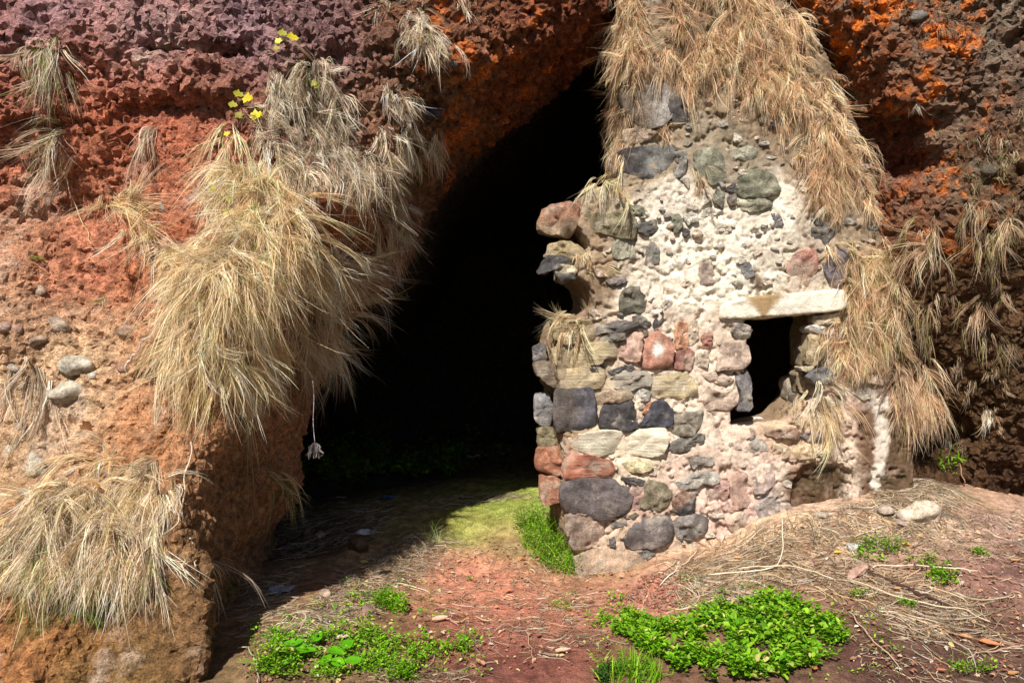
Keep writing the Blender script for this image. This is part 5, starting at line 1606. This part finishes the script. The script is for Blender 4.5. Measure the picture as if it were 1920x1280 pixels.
def clods(name, poly_list, label, seed):
    r = np.random.default_rng(seed)
    me = rock_mesh('clod', 1, 1, .8, (186, 112, 78), seed, sub=1)
    bv = np.array([v.co for v in me.vertices])
    bf = np.array([p.vertices[:] for p in me.polygons])
    sp = Soup()
    bv = bv * np.array([1, 1, .7])
    for poly, n, sz in poly_list:
        q = rand_in_poly(poly, n, r)
        c = hit(q[:, 0], q[:, 1], ground_only=True)
        for k in range(n):
            a = r.uniform(0, 6.28)
            R = np.array([[math.cos(a), -math.sin(a), 0], [math.sin(a), math.cos(a), 0], [0, 0, 1]])
            L = sz[0] + (sz[1] - sz[0]) * r.random() ** 3
            V = (bv * r.uniform(.7, 1.2, 3)) @ R.T * L + c[k] + np.array([0, 0, L * .3])
            col = np.array([srgb(190, 116, 82), srgb(176, 104, 76), srgb(200, 126, 92), srgb(186, 136, 106)])[r.integers(0, 4)] * r.uniform(.75, 1.15)
            sp.put(V, bf, np.tile(col, (len(V), 1)))
    add(name, sp.mesh(name, M_STONE), kind='stuff', label=label, cat='soil clods')


def sprig(px, py, spec, lab):
    c = hit([px], [py], rock_only=True)[0]
    root = add('vine_sprig', None, loc=c, label=lab, cat='vine', group='yellow vine leaves on the left cliff')
    r = np.random.default_rng(int(px))
    for dx, dy, L, ang, colr in spec:
        p = P(px + dx, py + dy, c[1] - .06) - c
        o = add('leaf', leaf_mesh('leaf', L, L * .85, srgb(*colr, sat=1.0), r, .35, True), root)
        o.location = tuple(p)
        o.rotation_euler = (math.radians(65), r.uniform(-.3, .3), math.radians(ang))
        o.rotation_euler.rotate_axis('Z', r.uniform(-.6, .6))
    m = len(spec)
    ends = np.array([P(px + s[0], py + s[1], c[1] - .06) - c for s in spec])
    pts = np.stack([ends * t + np.array([0, 0, .03 * math.sin(3 * t)]) for t in np.linspace(0, 1, 6)], 1)
    for k in range(m):
        sp = Soup()
        sp.put(*ribbons(pts[k:k + 1], np.full(1, .004), srgb(140, 120, 50)[None], r))
        add('stem', sp.mesh('stem', M_LEAF), root)


Y1, Y2 = (206, 190, 40), (160, 156, 40)
sprig(535, 75, [(-5, -12, .055, 10, Y2), (-12, 2, .05, 0, (230, 214, 90)), (14, -4, .07, 30, Y1), (-16, 15, .04, 0, Y2)], 'cluster of yellow vine leaves above the grey grass fringe, uppermost on the cliff')
sprig(455, 205, [(-8, -28, .06, 20, Y2), (10, -20, .075, -20, Y1), (-18, -8, .055, 10, Y2), (-6, 12, .06, 0, (140, 130, 30)), (26, 12, .085, -10, (222, 204, 34))], 'cluster of yellow vine leaves at the head of the straw curtain')
sprig(588, 157, [(0, 0, .05, 10, Y2), (6, 6, .03, 0, (150, 150, 30))], 'single yellow green vine leaf in the grey fringe')
sprig(425, 395, [(0, 2, .045, 10, Y1), (2, 36, .045, 20, Y2), (-26, -42, .04, 0, Y2), (4, -22, .035, 0, Y2)], 'scattered yellow leaves down the left side of the straw curtain')
sprig(450, 285, [(-2, 0, .045, 70, Y2), (-24, -34, .04, 0, Y1)], 'pair of yellow leaves in the upper straw curtain')
sprig(625, 490, [(0, 0, .04, 70, Y2), (6, 20, .045, 40, (150, 180, 40))], 'yellow green leaf by the fresh green tuft over the cave')

# broad green leaves at bottom left
c = hit([590], [1232], ground_only=True)[0]
root = add('broadleaf_weed', None, loc=c, label='weed with large smooth green leaves at the bottom left of the path', cat='plant')
r = np.random.default_rng(77)
for dx, dy, L, ang in [(-40, -8, .11, 30), (-18, 4, .13, 10), (40, 8, .12, -30), (60, -6, .1, 60), (20, 26, .12, -80), (45, 30, .1, -40), (75, 25, .1, 20), (5, -20, .09, 80)]:
    p = hit([590 + dx], [1232 + dy], ground_only=True)[0] - c
    o = add('leaf', leaf_mesh('leaf', L, L * .62, srgb(96, 168, 24, sat=1.0), r, .3), root)
    o.location = (p[0], p[1], p[2] + .05)
    o.rotation_euler = (r.uniform(.1, .5), r.uniform(-.2, .2), math.radians(ang))
pts = np.stack([np.array([[dx * .0028, dy * -.004, .0] for dx, dy in [(-30, 0), (20, 5), (45, 5)]]) * t + np.array([0, 0, .05 * t]) for t in np.linspace(0, 1, 4)], 1)
for k in range(3):
    sp = Soup()
    sp.put(*ribbons(pts[k:k + 1], np.full(1, .005), srgb(100, 140, 40)[None], r))
    add('stem', sp.mesh('stem', M_LEAF), root)


# ------------------------------------------------------------------ sticks, roots, stalks
def tube_mesh(name, pts, rad, col, mat=None, ns=7, rough=.15, seed=0):
    pts = np.asarray(pts, float)
    m = len(pts)
    t = norm(np.gradient(pts, axis=0))
    ref = np.array([0.3, 0.2, 1.0]) if abs(t[0][2]) < .8 else np.array([1.0, .2, 0])
    s = norm(np.cross(t, ref))
    u = np.cross(s, t)
    rad = np.interp(np.linspace(0, 1, m), np.linspace(0, 1, len(rad)), rad)
    r = np.random.default_rng(seed)
    a = np.linspace(0, 2 * math.pi, ns, endpoint=False)
    V = pts[:, None] + (s[:, None] * np.cos(a)[None, :, None] + u[:, None] * np.sin(a)[None, :, None]) * (rad[:, None] * (1 + r.normal(0, rough, (m, ns))))[:, :, None]
    V = np.concatenate([V.reshape(-1, 3), pts[:1], pts[-1:]])
    i = np.arange(m * ns).reshape(m, ns)
    j = np.roll(i, -1, 1)
    F = np.stack([i[:-1], i[1:], j[1:], j[:-1]], 2).reshape(-1, 4)
    T = np.concatenate([np.stack([np.full(ns, m * ns), i[0], j[0]], 1), np.stack([np.full(ns, m * ns + 1), j[-1], i[-1]], 1)])
    C = np.tile(np.asarray(col), (len(V), 1)) * r.uniform(.8, 1.15, (len(V), 1))
    return mesh_from(name, V, [F, T], C, mat or M_PLAIN)


def path_px(pp, n=18, lift=.015, wob=.006, seed=0, ground=True, arch=0):
    pp = np.array(pp, float)
    s = np.linspace(0, len(pp) - 1, n)
    q = np.stack([np.interp(s, np.arange(len(pp)), pp[:, k]) for k in (0, 1)], 1)
    w = hit(q[:, 0], q[:, 1], ground_only=ground, rock_only=not ground)
    r = np.random.default_rng(seed)
    w = w + r.normal(0, wob, w.shape)
    if ground:
        w[:, 2] = np.maximum(w[:, 2], gz_at(w[:, 0], w[:, 1])) + lift
        for _ in range(4):
            w[1:-1, 2] = np.maximum(w[1:-1, 2], (w[:-2, 2] + w[2:, 2]) / 2)
        w[:, 2] += arch * np.sin(np.linspace(0, math.pi, n))
    else:
        w[:, 1] -= lift
    for _ in range(2):
        w[1:-1] = w[1:-1] * .5 + (w[:-2] + w[2:]) * .25
    return w


def stick(name, pp, rad, col, lab, cat, seed, ground=True, lift=.015, wob=.006, arch=0, group=None):
    w = path_px(pp, 26, lift * .7, wob * 1.6, seed, ground, arch)
    rad = [q * .72 for q in rad]
    col = tuple(int(q * .93) for q in col)
    o = w.mean(0)
    add(name, tube_mesh(name, w - o, rad, srgb(*col), seed=seed), loc=o, label=lab, cat=cat, group=group)


stick('dead_stick', [(1628, 1076), (1680, 1098), (1740, 1124), (1800, 1148)], [.012, .016, .013, .006], (84, 54, 44), 'dark brown stick lying on the mound below the pale stalk', 'stick', 1)
stick('dry_stalk', [(1635, 1070), (1720, 1072), (1800, 1080), (1835, 1083)], [.006, .007, .005], (226, 196, 160), 'long straight pale stalk crossing the green plant on the mound', 'stalk', 2, lift=.04)
stick('dry_stalk', [(1835, 1083), (1880, 1090), (1925, 1100)], [.005, .004, .003], (196, 140, 106), 'brown end stalk running to the right edge of the mound', 'stalk', 3)
stick('dry_stalk', [(1590, 1095), (1660, 1120), (1740, 1142), (1800, 1148), (1850, 1170)], [.006, .006, .005], (216, 184, 146), 'pale stalk lying parallel below the dark stick', 'stalk', 4, lift=.03)
stick('dry_stalk', [(1590, 1150), (1640, 1210), (1690, 1262)], [.005, .005, .003], (206, 176, 136), 'slanting straw stalk right of the weed carpet', 'stalk', 5, lift=.03)
stick('dry_stalk', [(1380, 1080), (1440, 1074), (1500, 1076), (1560, 1094)], [.006, .006, .004], (222, 196, 156), 'bowed pale stalk over the top of the weed carpet', 'stalk', 6, lift=.05)
stick('dry_stalk', [(1250, 1160), (1330, 1140), (1420, 1130)], [.005, .005, .003], (222, 190, 150), 'pale stalk along the upper left edge of the weed carpet', 'stalk', 7, lift=.05)
stick('bent_stalk', [(1330, 1082), (1420, 1078), (1452, 1070), (1464, 1060), (1467, 1020), (1467, 978)], [.006, .006, .005, .005, .004], (240, 222, 186), 'bleached bent stalk with its tip upright before the wall', 'stalk', 8, lift=.03, wob=.003)
stick('dry_stalk', [(1354, 1018), (1370, 990), (1384, 958)], [.004, .004, .003], (236, 210, 170), 'thin stalk leaning up against the foot of the wall', 'stalk', 9, lift=.03, wob=.003)
stick('dry_stalk', [(1240, 1100), (1275, 1070), (1310, 1035)], [.005, .005, .003], (236, 216, 190), 'white stalk leaning at the base of the grey stones', 'stalk', 10, lift=.03)
stick('dead_stick', [(1830, 1232), (1880, 1220), (1925, 1216)], [.005, .006, .005], (190, 146, 116), 'thin tan stick at the lower right edge', 'stick', 11)
stick('dead_stick', [(830, 1162), (860, 1170), (890, 1164)], [.006, .006, .004], (206, 140, 106), 'short reddish twig on the path beside the pale pink leaf', 'stick', 12)
stick('dead_stick', [(985, 1180), (990, 1210), (1000, 1240)], [.003, .003, .002], (216, 166, 120), 'thin crooked twig on the path', 'stick', 13)
stick('dead_stick', [(452, 1218), (470, 1226), (480, 1250), (484, 1290)], [.004, .004, .003], (190, 170, 146), 'pale twig drooping at the bottom left corner of the path', 'stick', 15)
stick('hanging_root', [(364, 830), (362, 860), (350, 890), (350, 925), (344, 950), (336, 975), (316, 1002)], [.005, .006, .005, .005, .003], (226, 200, 166), 'pale woody root dangling down the left pillar', 'root', 16, ground=False, lift=.05)
stick('hanging_root', [(285, 630), (262, 660), (246, 680), (243, 700)], [.006, .007, .007, .006], (232, 216, 190), 'short white root hooking out of the rock beside the straw curtain', 'root', 17, ground=False, lift=.07)
stick('hanging_root', [(122, 320), (135, 360), (152, 400), (172, 440), (178, 462)], [.005, .005, .004, .003], (216, 176, 120), 'long thin stem trailing from the tussock over the red hollow', 'root', 18, ground=False, lift=.05)
stick('hanging_root', [(1795, 865), (1800, 900), (1820, 930), (1850, 948)], [.006, .006, .005], (170, 120, 76), 'brown root looping from the fern sprig to the mound', 'root', 20, ground=False, lift=.05)
stick('hanging_root', [(360, 1000), (370, 1030), (372, 1060)], [.005, .005, .003], (216, 196, 166), 'pale rootlet beside the brown pillar', 'root', 21, ground=False, lift=.05)

# bark chip, boulder and loose rocks on the mound


def rock_mesh(name, rx, ry, rz, col, seed, c2=None, sub=3):
    import bmesh
    bm = bmesh.new()
    bmesh.ops.create_icosphere(bm, subdivisions=sub, radius=1)
    me = bpy.data.meshes.new('tmp')
    bm.to_mesh(me)
    bm.free()
    V = np.array([v.co for v in me.vertices])
    F = np.array([p.vertices[:] for p in me.polygons])
    bpy.data.meshes.remove(me)
    r = np.random.default_rng(seed)
    for _ in range(7):
        n = norm(r.normal(0, 1, 3))
        q = V @ n
        V = V - n * (np.clip(q - r.uniform(.62, .85), 0, None) * .9)[:, None]
    V = V * (1 + .26 * vnoise(V * 1.7 + seed, 4) + .12 * vnoise(V * 4 + seed, 6))[:, None] * np.array([rx, ry, rz])
    c = np.tile(srgb(*col), (len(V), 1))
    if c2:
        t = sstep(-.2, .5, vnoise(V / max(rx, rz) * 2 + seed, 8))[:, None]
        c = c * (1 - t) + t * srgb(*c2)
    c = c * (1 + .2 * vnoise(V / max(rx, rz) * 5, 9))[:, None]
    return mesh_from(name, V, F, c, M_STONE)


ROCKS = [('boulder', 1725, 972, .12, .11, .10, (226, 200, 170), 'pale rounded boulder half buried in straw on the mound'), ('rock', 1660, 960, .07, .06, .04, (206, 180, 156), 'small pale rock left of the boulder on the mound'),
         ('rock', 1690, 985, .05, .05, .03, (190, 160, 140), 'flat rock between the boulder and the straw'), ('rock', 1600, 1028, .045, .04, .03, (206, 200, 190), 'whitish rock left of the seedling clump'),
         ('rock', 672, 1024, .07, .07, .06, (112, 84, 56), 'brown mossy rock at the edge of the cave shadow'), ('rock', 600, 1005, .04, .04, .03, (206, 176, 150), 'pale pebble at the shadow edge in the cave mouth'),
         ('rock', 690, 1150, .05, .05, .04, (190, 140, 120), 'pinkish rock in front of the small green clump'), ('rock', 610, 1115, .05, .05, .03, (206, 170, 140), 'tan rock on the straw by the shadow'),
         ('rock', 575, 1000, .05, .05, .04, (140, 110, 84), 'dull rock just inside the shaded cave floor'), ('rock', 1540, 968, .06, .05, .03, (200, 176, 150), 'tan rock at the wall foot under the dark stain')]
for k, (nm, px, py, a, b, cc, colr, lab) in enumerate(ROCKS):
    q = hit([px], [py], ground_only=True)[0]
    o = add(nm, rock_mesh(nm, a, b, cc, colr, 700 + k, c2=tuple(int(x * .8) for x in colr)), loc=q + np.array([0, 0, cc * .25]), label=lab, cat='rock', group='loose rocks on the ground')
q = hit([1610], [1075], ground_only=True)[0]
o = add('bark_chip', rock_mesh('bark_chip', .12, .035, .015, (206, 156, 130), 730), loc=q + np.array([0, 0, .02]), label='flat piece of pinkish bark at the end of the pale stalk', cat='bark')
o.rotation_euler = (.2, -.25, .5)

clods('soil_rubble', [([(1180, 1120), (1200, 1080), (1260, 1070), (1310, 1090), (1300, 1130), (1240, 1150)], 900, (.004, .022)), ([(780, 1040), (1080, 1020), (1180, 1120), (1100, 1230), (860, 1200)], 500, (.003, .016)), ([(1640, 1100), (2300, 1030), (2300, 1280), (1660, 1280)], 480, (.003, .012)), ([(440, 1180), (700, 1080), (700, 1280), (440, 1280)], 260, (.003, .02))],
      'red crumbly soil clods heaped before the wall and sprinkled on the path', 66)

# cobbles set in the left cliff: parts of the cliff
COB = [(150, 688, 40, 22, (236, 220, 190)), (172, 704, 12, 8, (232, 216, 190)), (125, 735, 42, 24, (232, 216, 186)), (60, 860, 14, 12, (230, 216, 190)), (20, 846, 15, 13, (230, 214, 186)), (70, 880, 22, 24, (236, 216, 180)),
       (30, 616, 14, 11, (214, 160, 130)), (10, 612, 14, 12, (206, 166, 146)), (308, 390, 10, 12, (190, 176, 160)), (110, 610, 24, 14, (216, 186, 156)), (75, 745, 16, 10, (216, 196, 170)), (95, 740, 14, 10, (232, 222, 200)),
       (180, 95, 12, 8, (176, 140, 126)), (355 / 2, 98, 8, 6, (190, 150, 130)), (75, 545, 12, 12, (216, 180, 150)), (88, 380, 10, 10, (196, 150, 120)), (140, 885, 12, 9, (220, 196, 166)), (28, 690, 14, 9, (210, 190, 166)),
       (195, 118, 14, 8, (186, 116, 86)), (808, 215, 18, 13, (96, 84, 96)), (755, 240, 12, 8, (120, 100, 100)), (850, 120, 12, 9, (120, 104, 110)), (1720, 30, 20, 12, (150, 140, 130)), (1860, 320, 16, 12, (130, 116, 96)),
       (300, 420, 14, 8, (196, 140, 110)), (70, 640, 22, 10, (200, 164, 136)), (240, 620, 22, 12, (206, 160, 126)), (40, 800, 14, 9, (206, 176, 146)), (230, 690, 16, 9, (200, 150, 116))]
for k, (px, py, a, b, colr) in enumerate(COB):
    q = hit([px], [py], rock_only=True)[0]
    m = FPX / q[1]
    o = add('stone', rock_mesh('stone', a / m, a / m * .6, b / m, tuple(int(x * .9) for x in colr), 800 + k, c2=tuple(int(x * .74) for x in colr), sub=3 if a > 18 else 2), cliff, loc=q + np.array([0, .0, 0]))
    o.rotation_euler = (0, np.random.default_rng(k).uniform(-.4, .4), 0)

# ------------------------------------------------------------------ litter in and around the cave
q = P(590, 830, 4.6)
root = add('hanging_tassel', None, loc=q, label='white frayed cloth tassel hanging on a string under the straw overhang', cat='tassel')
add('string', tube_mesh('string', [(-.012 + .012 * t + .004 * math.sin(7 * t), .004 * math.sin(5 * t), .36 * (1 - t)) for t in np.linspace(0, 1, 16)], [.0016, .0018], srgb(206, 190, 196), rough=.05), root)
sp = Soup()
r = np.random.default_rng(90)
n = 90
a = r.uniform(0, 2 * math.pi, n)
rr = r.uniform(.1, 1, n)
rl = r.uniform(.5, 1.1, n)
pts = np.stack([np.stack([np.cos(a) * rr * (.006 + .042 * t ** .7 + .01 * np.sin(9 * t + a * 5)), np.sin(a) * rr * (.006 + .036 * t ** .7), -.085 * t * rl], 1) for t in np.linspace(0, 1, 6)], 1)
sp.put(*ribbons(pts, r.uniform(.006, .011, n), np.tile(srgb(150, 138, 134), (n, 1)) * r.uniform(.45, 1.1, (n, 1)), r, prof=[.5, 1, 1, 1, .9, .5]))  # white cloth toned down to grey, its shade put into the colour
add('fringe', sp.mesh('fringe', M_STRAW), root)


def crumple(name, px, py, size, col, lab, seed, cat='litter', flat=.35, dz=.02):
    q = hit([px], [py])[0]
    r = np.random.default_rng(seed)
    m = 9
    u, v = np.meshgrid(np.linspace(-1, 1, m), np.linspace(-1, 1, m), indexing='ij')
    V = np.stack([u * size, v * size * .7, np.zeros_like(u)], 2).reshape(-1, 3)
    V += size * flat * np.stack([vnoise(V / size * 1.8 + seed + 5 * j, j) for j in range(3)], 1) + r.normal(0, size * .05, V.shape)
    top = V + np.array([0, 0, .004])
    i = np.arange(m * m).reshape(m, m)
    F = np.stack([i[:-1, :-1], i[1:, :-1], i[1:, 1:], i[:-1, 1:]], 2).reshape(-1, 4)
    edge = np.concatenate([i[0, :], i[1:, -1], i[-1, -2::-1], i[-2:0:-1, 0]])
    e2 = np.roll(edge, -1)
    S4 = np.stack([edge, edge + m * m, e2 + m * m, e2], 1)
    F = np.concatenate([F[:, ::-1], F + m * m, S4])
    add(name, mesh_from(name, np.concatenate([V, top]), F, np.tile(srgb(*col), (2 * m * m, 1)) * r.uniform(.85, 1.05, (2 * m * m, 1)), M_PLAIN), loc=q + np.array([0, -.02, dz]), label=lab, cat=cat, group='litter on the cave floor')


crumple('paper_scrap', 690, 1000, .06, (206, 200, 206), 'crumpled white paper on the shaded cave floor near the sunlit edge', 1)
crumple('paper_scrap', 672, 962, .035, (206, 204, 214), 'small white scrap deeper on the shaded cave floor', 2)
crumple('plastic_scrap', 728, 934, .06, (70, 120, 190), 'blue plastic scrap at the back of the cave floor', 3, flat=.15)
crumple('plastic_scrap', 889, 858, .08, (226, 216, 150), 'white and yellow wrapper among the dark leaves at the cave back', 4)
crumple('plastic_scrap', 985, 862, .09, (150, 40, 44), 'red rag beside the wall in the dark cave', 5)
crumple('paper_scrap', 640, 935, .04, (190, 180, 170), 'grey scrap under the cave leaves', 6, flat=.2)
crumple('paper_scrap', 525, 1110, .07, (150, 146, 160), 'crumpled grey scrap in deep shade beside the left pillar', 7)
crumple('paper_scrap', 1419, 789, .028, (232, 236, 236), 'white scrap standing on the window sill', 8, flat=.25)
